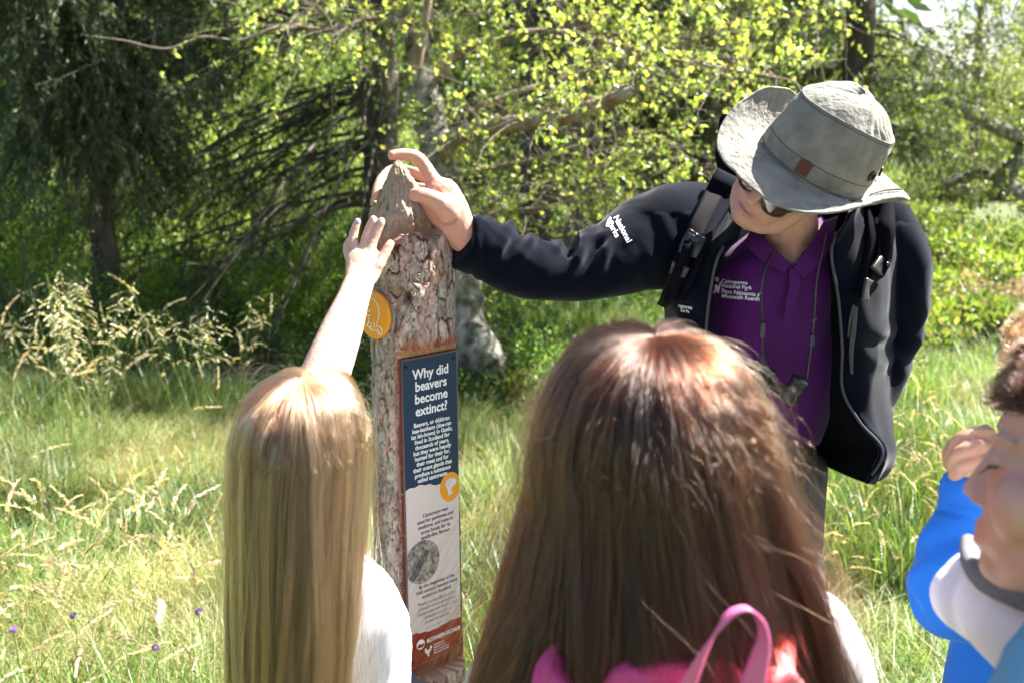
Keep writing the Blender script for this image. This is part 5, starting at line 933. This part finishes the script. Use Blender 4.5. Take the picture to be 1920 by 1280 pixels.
def long_hair(c, rad, ax, NL, per, L, flare, zlo, part_x=0.0, thick=.10, seed=1, clump=.010, wav=.006, K=26, curl_end=0.0, drop_tilt=0.0, whorl=None):
    """locks rooted over the skull, combed over its surface to the rim, then hanging; c centre, rad (side, fore-aft, up), ax head frame rows (left, face, up)"""
    rg = np.random.default_rng(seed); u = rg.normal(size=(NL * 4, 3)); u = nrm(u); ok = (u[:, 2] > zlo) & ~((u[:, 1] > .55) & (u[:, 2] < .55)); u = u[ok][:NL]; NL = len(u)
    lay = rg.uniform(0, 1, NL)**.6
    base = np.repeat(u, per, 0); lk = np.repeat(np.arange(NL), per); n = len(base); base = nrm(base + rg.normal(0, .036, (n, 3))); layer = np.clip(lay[lk] + rg.normal(0, .07, n), 0, 1.25)
    off = rg.normal(0, 1, (n, 3)); s = np.linspace(0, 1, K)
    ph0 = np.arccos(np.clip(base[:, 2], -1, 1)); x = base[:, 0] - part_x * (base[:, 2] > .3); be0 = np.arctan2(x, -base[:, 1]); sg = np.sign(x); ab = np.abs(be0)
    be1 = sg * np.minimum(ab * .8, 1.8) + rg.uniform(-.32, .32, NL)[lk]; tt = np.clip(s / .34, 0, 1)[None]; ph1 = R_(89); ph = ph0[:, None] + np.maximum(ph1 - ph0, .0)[:, None] * tt; be = be0[:, None] + (be1 - be0)[:, None] * np.clip(s * 1.1, 0, 1)[None]**.9
    m = 1.015 + thick * layer[:, None] * np.clip(tt * 2.2, 0.12, 1)
    Lc = np.stack([np.sin(ph) * np.sin(be) * rad[0] * m, -np.sin(ph) * np.cos(be) * rad[1] * m, np.cos(ph) * rad[2] * m], -1) @ ax
    h = np.clip((s - .34) / .66, 0, 1); Ls = (L * (1 + .18 * rg.normal(size=NL)))[lk] * (1 + .05 * rg.normal(size=n)); rim = Lc.copy()
    path = rim + c; path[:, :, 2] -= h[None] * Ls[:, None]
    dirh = nrm(np.stack([rim[:, -1, 0], rim[:, -1, 1], 0 * rim[:, -1, 0]], -1)); hz = h[None] * Ls[:, None]; fl = flare(hz)
    path[:, :, 0] += dirh[:, None, 0] * fl * (.45 + .75 * lay[lk])[:, None] ; path[:, :, 1] += dirh[:, None, 1] * fl * .35 * (.3 + lay[lk])[:, None] + drop_tilt * hz
    a = rg.uniform(0, 6.28, (NL, 2))[lk]; fr = rg.uniform(6, 16, NL)[lk]
    w_ = wav * h[None] * (.3 + .7 * h[None]); path[:, :, 0] += w_ * np.sin(hz * fr[:, None] + a[:, :1]); path[:, :, 1] += w_ * np.sin(hz * fr[:, None] * .8 + a[:, 1:])
    wid = clump * (.35 + .65 * np.sin(np.clip(s * 1.1, 0, 1) * np.pi)) ; path += off[:, None] * wid[None, :, None] * .55
    tip_ = curl_end * np.clip(h - .6, 0, 1)[None, :, None]**2 * rdir(NL)[lk][:, None]; path += tip_; lo_ = rg.normal(0, 1, (NL, 3))[lk] * [.007, .010, 0]; path += lo_[:, None] * np.clip(s * 2.2 - .3, 0, 1)[None, :, None]
    return path, lay[lk], lk, NL
def flyaways(path, n, amp, K=None, seed=3):
    rg = np.random.default_rng(seed); i = rg.integers(0, len(path), n); p = path[i].copy(); K = p.shape[1]; s = np.linspace(0, 1, K)
    a = rg.normal(0, 1, (n, 3)) * [1, .7, .6]; b = rg.normal(0, 1, (n, 3)); f = rg.uniform(1, 5, n)[:, None]; k0 = rg.uniform(0, .5, n)[:, None]; e = np.clip(s[None] - k0, 0, 1)
    p += a[:, None] * (e[..., None]**1.3) * amp * 2 + b[:, None] * (np.sin(e * f * 3)[..., None]) * amp * .5; return p
M_blonde = hairmat("blonde_hair", (.70, .235, .10), (.17, .045, .016), .28, .15); M_brown = hairmat("brown_hair", (.052, .0125, .0036), (.006, .0020, .0010), .22, .15); M_dkbrown = hairmat("dark_brown_hair", (.012, .0045, .0025), (.004, .002, .0015), .25); M_curly = hairmat("light_brown_hair", (.16, .07, .028), (.04, .017, .008), .3)
M_scalp_b = mat("blonde_underhair", (.36, .22, .11), .7); M_scalp_br = mat("brown_underhair", (.045, .022, .012), .8)
# ---------------------------------------------------------------- BLONDE GIRL
M_white_top = mat("white_blouse", (.80, .79, .86), .85, var=.12, vscale=14, bump=.2, bscale=500)
girl = thing("person", "girl with long straight blonde hair and white top reaching for the post", "person", (-.30, 1.50, 0))
bc = P(576, 846, 1.50); bax = frame(np.array([.10, .95, .10]), np.array([.02, -.16, 1])); Q, BL_ = head_parts(bc, bax, .93, P(585, 985, 1.60), .050)
me, co = union(Q, .0035, 4); link("head", me, M_skin2, girl)
V_, F_ = ellipsoid(BL_(0, -.010, .030), (.0735, .0935, .087), bax, 24); qq = (V_ - BL_(0, 0, 0)) @ bax.T; fk = (qq[:, 2] > -.02) & ~((qq[:, 1] > .055) & (qq[:, 2] < .05)); Fk = F_[fk[F_].all(1)]; part("scalp", V_, Fk, M_scalp_b, girl)
# blouse: torso + right shoulder
tor = [tube(PP([(592, 1010, 1.60), (606, 1120, 1.63), (612, 1260, 1.70), (612, 1420, 1.80), (612, 1600, 1.95)]), [.045, .112, .122, .120, .125], 40, 60, ell=[.045, .072, .085, .085, .09], up=AF),
       tube(PP([(600, 1065, 1.61), (655, 1100, 1.63), (700, 1165, 1.66), (716, 1290, 1.72)]), [.05, .052, .050, .045], 24, 30),
       tube(PP([(585, 1065, 1.60), (520, 1050, 1.61), (505, 960, 1.62)]), [.05, .05, .048], 24, 20)]
me, co = union(tor, .006, 4, lambda c, n: ridges(ridges(c, n, .006, 9, 91, (.4, 0, 1)), n, .003, 22, 92, (.3, .2, 1))); link("blouse", me, M_white_top, girl)
armg = [tube(PP([(520, 1000, 1.62), (548, 900, 1.63), (582, 770, 1.66), (614, 690, 1.70), (640, 620, 1.76), (660, 566, 1.82), (673, 530, 1.865)]), [.040, .040, .039, .0385, .0345, .0285, .0262], 24, 90, ell=[.038, .038, .036, .0345, .030, .024, .0190], up=AF),
        tube(PP([(673, 530, 1.865), (681, 508, 1.885), (685, 486, 1.895)]), [.0250, .0315, .0330], 24, 20, ell=[.0165, .0145, .0120], up=AF),
        tube(PP([(676, 500, 1.893), (667, 472, 1.905), (662, 448, 1.912), (666, 428, 1.914), (671, 414, 1.914)]), [.0105, .0088, .0082, .0075, .0062], 14, 30),
        tube(PP([(682, 492, 1.893), (683, 462, 1.905), (690, 436, 1.910), (697, 418, 1.911), (701, 410, 1.911)]), [.0105, .0092, .0085, .0078, .0066], 14, 30),
        tube(PP([(690, 492, 1.893), (696, 462, 1.903), (706, 436, 1.907), (713, 420, 1.908), (716, 413, 1.908)]), [.0105, .0092, .0085, .0078, .0066], 14, 30),
        tube(PP([(670, 508, 1.893), (655, 484, 1.905), (650, 464, 1.915), (655, 450, 1.920)]), [.0100, .0080, .0072, .0060], 14, 26),
        tube(PP([(690, 512, 1.885), (707, 500, 1.890), (718, 482, 1.897), (727, 466, 1.902), (733, 456, 1.905)]), [.0120, .0115, .0095, .0088, .0072], 14, 30)]
me, co = union(armg, .0020, 3, lambda c, n: c + n * (.0004 * fbm(c * 170, 9, 2))[:, None]); ra_ = link("raised_arm", me, M_skin2, girl)
M_bluenail = mat("lilac_nail_polish", (.36, .34, .72), .25, coat=.4)
nail(P(671.5, 417, 1.9055), -AF + .3 * AU, AU, .0036, .0046, ra_, M_bluenail)
for p_ in ((701.5, 415, 1.9035), (716, 418, 1.9005), (731, 460, 1.897)): nail(P(*p_), -AF + .3 * AU, AU + .1 * AR, .0036, .0045, ra_, M_nail)
fl_b = lambda h: np.interp(h, [0, .12, .3, .5], [0, -.004, -.016, -.030])
pth, lay, lk, NL = long_hair(BL_(0, -.010, .024), np.array([.073, .094, .093]), bax, 330, 80, .56, fl_b, .02, part_x=-.08, thick=.21, seed=5, clump=.0042, wav=.012, drop_tilt=-.02)
pth[:, :, 0] -= np.interp(pth[:, :, 2], [.95, 1.25, 1.4], [.028, .012, 0]); rg = np.random.default_rng(8); mel = np.clip((-.15 + 1.25 * rg.uniform(0, 1, NL)[lk]) * (1.25 - .5 * lay) + rg.normal(0, .08, len(lk)), 0, 1)
curves("hair", pth, np.full(len(pth), .00028), M_blonde, girl, mel); fp = flyaways(pth, 900, .024); curves("loose_hairs", fp, np.full(len(fp), .00018), M_blonde, girl, np.full(len(fp), .3))
lg = [tube([[bc[0] + sx * .07, 1.78, .72], [bc[0] + sx * .075, 1.76, .4], [bc[0] + sx * .08, 1.76, .06]], [.075, .055, .045], 16, 20) for sx in (-1, 1)]; cpart("leggings", lg, M_denim, girl)
# ---------------------------------------------------------------- BRUNETTE GIRL
g2_ = thing("person", "girl with long loose dark brown hair seen from behind in the foreground", "person", (.15, 1.12, 0))
cc2 = P(1217, 850, 1.07); cax = frame(np.array([.05, .98, .12]), np.array([0, -.12, 1])); Q, CL_ = head_parts(cc2, cax, .97, P(1245, 1020, 1.16), .052); me, co = union(Q, .0035, 4); link("head", me, M_skin2, g2_)
V_, F_ = ellipsoid(CL_(0, -.010, .030), (.078, .097, .092), cax, 24); qq = (V_ - CL_(0, 0, 0)) @ cax.T; fk = (qq[:, 2] > -.03) & ~((qq[:, 1] > .055) & (qq[:, 2] < .05)); part("scalp", V_, F_[fk[F_].all(1)], M_scalp_br, g2_)
M_shirt2 = mat("patterned_white_shirt", (.74, .72, .78), .85, var=.85, vscale=34, vcol=(.35, .38, .50)); 
tor = [tube(PP([(1245, 1060, 1.17), (1255, 1180, 1.19), (1258, 1330, 1.25), (1258, 1600, 1.38), (1258, 1900, 1.6)]), [.05, .135, .155, .145, .15], 40, 60, ell=[.05, .07, .085, .09, .09], up=AF),
       tube(PP([(1250, 1140, 1.18), (1400, 1160, 1.18), (1520, 1200, 1.19), (1575, 1290, 1.21), (1590, 1500, 1.28)]), [.05, .055, .052, .045, .04], 24, 36), tube(PP([(1250, 1140, 1.18), (1090, 1170, 1.18), (985, 1240, 1.19), (935, 1330, 1.22), (930, 1500, 1.28)]), [.05, .055, .05, .045, .04], 24, 36)]
me, co = union(tor, .006, 4, lambda c, n: ridges(c, n, .006, 12, 95, (0, 0, 1))); link("shirt", me, M_shirt2, g2_)
fl_c = lambda h: np.interp(h, [0, .06, .14, .24, .34, .45], [0, .008, .032, .056, .072, .080])
pth, lay, lk, NL = long_hair(CL_(0, -.010, .020), np.array([.085, .102, .104]), cax, 380, 88, .40, fl_c, .0, part_x=.0, thick=.26, seed=15, clump=.0062, wav=.013, curl_end=.02, drop_tilt=-.06)
sh_ = np.interp(pth[:, :, 2], [.95, 1.1, 1.3, 1.45], [.008, .016, .014, 0]); pth[:, :, 0] += sh_; rg = np.random.default_rng(9); mel = np.clip(.25 + .7 * rg.uniform(0, 1, NL)[lk] + rg.normal(0, .1, len(lk)), 0, 1)
curves("hair", pth, np.full(len(pth), .00026), M_brown, g2_, mel); fp = flyaways(pth, 3000, .036, seed=4); curves("loose_hairs", fp, np.full(len(fp), .00014), M_brown, g2_, np.full(len(fp), .2))
lg = [tube([[cc2[0] + sx * .08, 1.32, .85], [cc2[0] + sx * .085, 1.3, .45], [cc2[0] + sx * .09, 1.3, .06]], [.085, .06, .05], 16, 20) for sx in (-1, 1)]; cpart("leggings", lg, M_denim, g2_)
rg = np.random.default_rng(44); fi = rg.integers(0, len(pth), 1100); fz = pth[fi][:, 1:13].copy(); ou = nrm(fz - CL_(0, -.01, .02)); tq = np.linspace(0, 1, 12); fz += ou * (np.sin(tq * np.pi * .9) * 1.0)[None, :, None] * rg.uniform(.003, .026, (1100, 1, 1)) + rg.normal(0, .012, (1100, 1, 3)) * tq[None, :, None]
curves("backlight_tinted_frizz", fz, np.full(1100, .00011), M_curly, g2_, np.zeros(1100))  # paler hair colour stands in for backlight on the crown frizz
# pink backpack (its own thing)
M_pink = mat("pink_nylon", (.62, .06, .22), .5, spec=.4, bump=.4, bscale=900, bdist=.0006, var=.12, vscale=12); M_coral = mat("coral_nylon", (.75, .16, .17), .5, spec=.4); M_pinkw = mat("pink_webbing", (.74, .16, .38), .45, spec=.5, bump=.6, bscale=1200, bdist=.0006)
bagp = thing("backpack", "pink school backpack with a pink carry loop under the brown hair", "backpack", P(1270, 1500, 1.15))
bgm = [tube(PP([(1262, 1338, .965), (1265, 1380, .98), (1268, 1490, 1.02), (1268, 1700, 1.14)]), [.095, .108, .112, .11], 48, 40, ell=[.030, .050, .060, .06], up=AF)]
me, co = union(bgm, .006, 4, lambda c, n: ridges(c, n, .003, 14, 97)); link("bag", me, M_pink, bagp)
def strap3(name, pts, w, th_, m, parent, facing, n=40):
    p = cr(np.asarray(pts), n); T_ = nrm(np.gradient(p, axis=0)); S_ = nrm(np.cross(T_, np.asarray(facing))) if np.ndim(facing) == 1 else nrm(cr(np.asarray(facing), n)); ww = np.broadcast_to(w, (len(pts),)); ww = cr(np.array(ww, float)[:, None], n)
    Gd = np.stack([p + S_ * ww * k for k in np.linspace(-.5, .5, 5)], 1); V_, F_ = sheet(Gd, th_); return part(name, V_, F_, m, parent)
strap3("carry_loop", PP([(1270, 1330, .905), (1305, 1250, .885), (1335, 1195, .870), (1368, 1152, .860), (1400, 1140, .858), (1424, 1160, .862), (1432, 1195, .870), (1422, 1240, .882), (1400, 1320, .900)]), [.026, .017, .014, .014, .014, .014, .015, .018, .026], .0022, M_pinkw, bagp, PP([(1.0, 0, 0)] * 9) * 0 + np.array([AR * .9 + AF * .5, AR * .75 + AF * .7, AR * .5 + AF * .9 + AU * .2, AF + AU * .1, AF, AF - AU * .05 - AR * .2, AF * .9 - AR * .4, AF * .7 - AR * .7, AF * .5 - AR * .9]))
strap3("shoulder_strap", PP([(1490, 1350, .925), (1480, 1295, .92), (1462, 1262, .93), (1466, 1180, .99)]), .028, .008, M_coral, bagp, -AF); strap3("shoulder_strap", PP([(1060, 1350, .965), (1045, 1300, .955), (1050, 1262, .965), (1075, 1220, 1.02)]), .045, .008, M_pink, bagp, -AF)
# ---------------------------------------------------------------- BOYS AT THE RIGHT EDGE
M_wt = mat("white_jersey", (.78, .77, .84), .85, bump=.2, bscale=600); M_gc = mat("grey_marl_collar", (.16, .165, .18), .9, var=.3, vscale=300); M_blue = mat("blue_sweatshirt", (.012, .15, .60), .85, sheen=.1, bump=.3, bscale=600, var=.08, vscale=12); M_teal = mat("pale_blue_sleeve", (.12, .34, .52), .85)
boyb = thing("person", "child in blue sweatshirt with raised fist at the right edge", "person", (.75, 1.42, 0))
oc = P(2036, 752, 1.44); oax = frame(V3(-.95, .25, -.1), V3(-.1, .0, 1)); Q, OL = head_parts(oc, oax, .93, P(2045, 880, 1.48), .05); me, co = union(Q, .0035, 5); link("head", me, M_skin3, boyb); face_details(OL, .93, oax, boyb)
def fist(cpx, d, s=1.0):
    return None
fb = [tube(PP([(1812, 935, 1.42), (1815, 900, 1.42), (1822, 862, 1.42)]), [.024, .026, .033], 20, 20, ell=[.02, .022, .024], up=AF), tube(PP([(1800, 872, 1.42), (1812, 846, 1.42), (1850, 836, 1.43)]), [.022, .026, .020], 20, 20),
      tube(PP([(1790, 856, 1.415), (1796, 830, 1.40), (1822, 813, 1.40), (1856, 810, 1.43)]), [.0115, .0105, .0095, .008], 14, 26), tube(PP([(1786, 872, 1.405), (1800, 849, 1.385), (1832, 836, 1.385), (1858, 838, 1.42)]), [.0100, .0100, .0092, .008], 14, 26), tube(PP([(1790, 890, 1.405), (1806, 872, 1.382), (1830, 862, 1.385), (1852, 862, 1.41)]), [.0095, .0095, .0088, .008], 14, 26),
      tube(PP([(1790, 874, 1.42), (1782, 850, 1.43), (1806, 824, 1.445), (1850, 806, 1.45)]), [.011, .011, .010, .009], 14, 26), tube(PP([(1812, 880, 1.395), (1828, 868, 1.39), (1848, 862, 1.40)]), [.0115, .010, .009], 14, 20)]
me, co = union(fb, .0022, 3); link("fist", me, M_skin3, boyb)
hb = [tube(PP([(1935, 1192, 1.28), (1898, 1188, 1.26), (1868, 1190, 1.25)]), [.026, .026, .024], 20, 18, ell=[.017, .017, .015])] + [tube(PP([(1885 - 4 * i, 1192 + 4 * i, 1.245), (1860 - 6 * i, 1196 + 4 * i, 1.24), (1842 - 3 * i, 1192 + 5 * i, 1.25), (1826 + 3 * i, 1184 + 6 * i, 1.27)]), [.0095, .009, .0085, .0075], 14, 24) for i in range(3)]
me, co = union(hb, .0022, 3); link("hand", me, M_skin3, boyb)
sw = [tube(PP([(1818, 908, 1.42), (1812, 940, 1.42), (1794, 1000, 1.42), (1770, 1070, 1.41), (1762, 1125, 1.40)]), [.030, .033, .040, .044, .042], 30, 50), tube(PP([(1762, 1125, 1.40), (1800, 1150, 1.38), (1870, 1155, 1.38), (1960, 1120, 1.42)]), [.040, .040, .042, .05], 28, 40),
      tube(PP([(1960, 1000, 1.52), (1935, 1150, 1.50), (1905, 1300, 1.52), (1900, 1500, 1.62), (1905, 1700, 1.72)]), [.08, .10, .095, .095, .10], 36, 50), tube(PP([(1815, 912, 1.42), (1811, 936, 1.42)]), [.0335, .0345], 24, 6)]
def bdisp(co, no):
    px, py, d = project(co); el = np.exp(-((py - 1040) / 80)**2) * (px < 1860); co = co + no * (el * np.sin((py + (px - 1760) * .45) / 11 + fbm(co * 12, 5, 2) * 1.2) * .0035)[:, None]; co = co - no * (np.exp(-((py - 962 - (px - 1790) * .25) / 3.5)**2) * (px < 1850) * .003)[:, None]; return ridges(co, no, .004, 11, 99, (.3, 0, 1))
me, co = union(sw, .0048, 3, bdisp); link("sweatshirt", me, M_blue, boyb); cpart("trousers", [tube([[.80 + sx, 1.5, .75], [.80 + sx, 1.5, .06]], [.08, .05], 16, 10) for sx in (-.07, .09)], M_denim, boyb)
def curly(L, ax, s, n, r, curl, mask, seed, mel, m, parent, R=.078):
    rg = np.random.default_rng(seed); NLk = 150; u = nrm(rg.normal(size=(NLk * 6, 3))); u = u[mask(u)][:NLk]; NLk = len(u); lk = rg.integers(0, NLk, n); b = nrm(u[lk] + rg.normal(0, .07, (n, 3))); K = 16; t = np.linspace(0, 1, K)
    root = b * np.array([.078, .099, .092]); dr = nrm(u + rg.normal(0, .5, u.shape) + [0, .25, -.35])[lk]; Ln = (r * rg.uniform(.7, 1.3, NLk))[lk]; a = rg.uniform(0, 6.28, NLk)[lk]; f = rg.uniform(5, 9, NLk)[lk]
    p = root[:, None] + b[:, None] * .010 * np.sin(t * 1.6)[None, :, None] + dr[:, None] * (Ln[:, None] * t)[..., None]; e1 = nrm(np.cross(dr, [0, 0, 1.0])); e2 = np.cross(dr, e1)
    p += e1[:, None] * (curl * t * np.sin(f[:, None] * t + a[:, None]))[..., None] + e2[:, None] * (curl * t * np.cos(f[:, None] * t + a[:, None]))[..., None]
    q = np.linalg.norm(p / np.array([.080, .101, .094]), axis=-1, keepdims=True); p = np.where(q < 1.02, p / np.maximum(q, .01) * 1.02, p); p += rg.normal(0, .0012, (n, 1, 3))
    W_ = np.asarray(L(0, -.012, .03)) + (p * s) @ ax; curves("hair", W_, np.full(n, .00032), m, parent, np.clip(.5 + rg.normal(0, .25, n), 0, 1))
curly(OL, oax, .95, 9000, .035, .012, lambda u: (u[:, 2] > -.25) & ~((u[:, 1] > .45) & (u[:, 2] < .38)), 4, .8, M_curly, boyb)
V_, F_ = ellipsoid(OL(0, -.014, .034), np.array([.077, .098, .089]) * .95, oax, 20); qq = (V_ - OL(0, 0, 0)) @ oax.T; fk = (qq[:, 2] > -.01) & ~((qq[:, 1] > .05) & (qq[:, 2] < .05)); part("scalp", V_, F_[fk[F_].all(1)], M_scalp_br, boyb)
boya = thing("person", "boy in white top with grey collar, nearest at right edge", "person", (.58, 1.15, 0))
ac = P(2054, 899, .98); aax = frame(V3(-.87, .48, .12), V3(.14, .0, .98)); Q, AL = head_parts(ac, aax, 1.0, P(2030, 1130, 1.06), .056, kid=1.0); Q.append(tube(PP([(1950, 980, 1.0), (1965, 1060, 1.03), (1995, 1130, 1.07)]), [.052, .058, .06], 24, 24)); me, co = union(Q, .0032, 13)
q = (co - ac) @ aax.T; lip = np.exp(-((q[:, 2] + .067) / .010)**4) * np.exp(-(q[:, 0] / .028)**4) * (q[:, 1] > .07); ch = np.exp(-(((np.abs(q[:, 0]) - .04) / .03)**2 + ((q[:, 2] + .03) / .03)**2)); ear = np.clip((np.abs(q[:, 0]) - .072) / .008, 0, 1) * (np.abs(q[:, 2]) < .05); setcol(me, facecol((.58, .34, .25), (.60, .18, .15), (.68, .32, .27), lip, ch, ear)); link("head", me, M_face, boya); face_details(AL, 1.0, aax, boya, True)
curly(AL, aax, .905, 16000, .034, .003, lambda u: (u[:, 2] > -.1) & ~((u[:, 1] > .35) & (u[:, 2] < .34)), 6, 1.0, M_dkbrown, boya)
V_, F_ = ellipsoid(AL(0, -.012, .034), (.0775, .0985, .091), aax, 20); qq = (V_ - AL(0, 0, 0)) @ aax.T; fk = (qq[:, 2] > .0) & ~((qq[:, 1] > .05) & (qq[:, 2] < .06)); part("scalp", V_, F_[fk[F_].all(1)], M_scalp_br, boya)
wt = [tube(PP([(1862, 1125, 1.12), (1900, 1150, 1.07), (1980, 1200, 1.03), (2090, 1270, 1.01)]), [.042, .048, .062, .08], 30, 40), ellipsoid(P(1872, 1118, 1.13), (.070, .055, .042), None, 20), tube(PP([(1840, 1110, 1.13), (1920, 1130, 1.12), (2040, 1190, 1.10), (2120, 1300, 1.12)]), [.05, .060, .085, .10], 30, 40), tube(PP([(2110, 1180, 1.12), (2160, 1400, 1.2), (2170, 1800, 1.4)]), [.11, .13, .13], 30, 30)]
me, co = union(wt, .005, 5, lambda c, n: ridges(c, n, .004, 10, 101, (1, 0, .4))); o = link("jersey", me, M_wt, boya); wb = bvh_of(o)
V_, F_ = tube(PP([(1820, 1022, 1.12), (1822, 1055, 1.08), (1842, 1085, 1.04), (1880, 1106, 1.005), (1930, 1126, .985), (1990, 1150, .975)]), .0135, 16, 60, ell=.010, up=AF); part("collar", V_, F_, M_gc, boya)
V_, F_ = tube(PP([(2065, 1200, .96), (2010, 1285, .93), (1965, 1380, .92), (1945, 1560, .95)]), [.06, .058, .055, .05], 30, 40); V_ = ridges(V_, nrm(V_ - V_.mean(0)), .003, 10, 7); V_, F_ = clean(V_, F_); part("sleeve", V_, F_, M_teal, boya); cpart("trousers", [tube([[.66 + sx, 1.3, .7], [.66 + sx, 1.3, .06]], [.08, .05], 16, 10) for sx in (-.07, .09)], M_denim, boya)
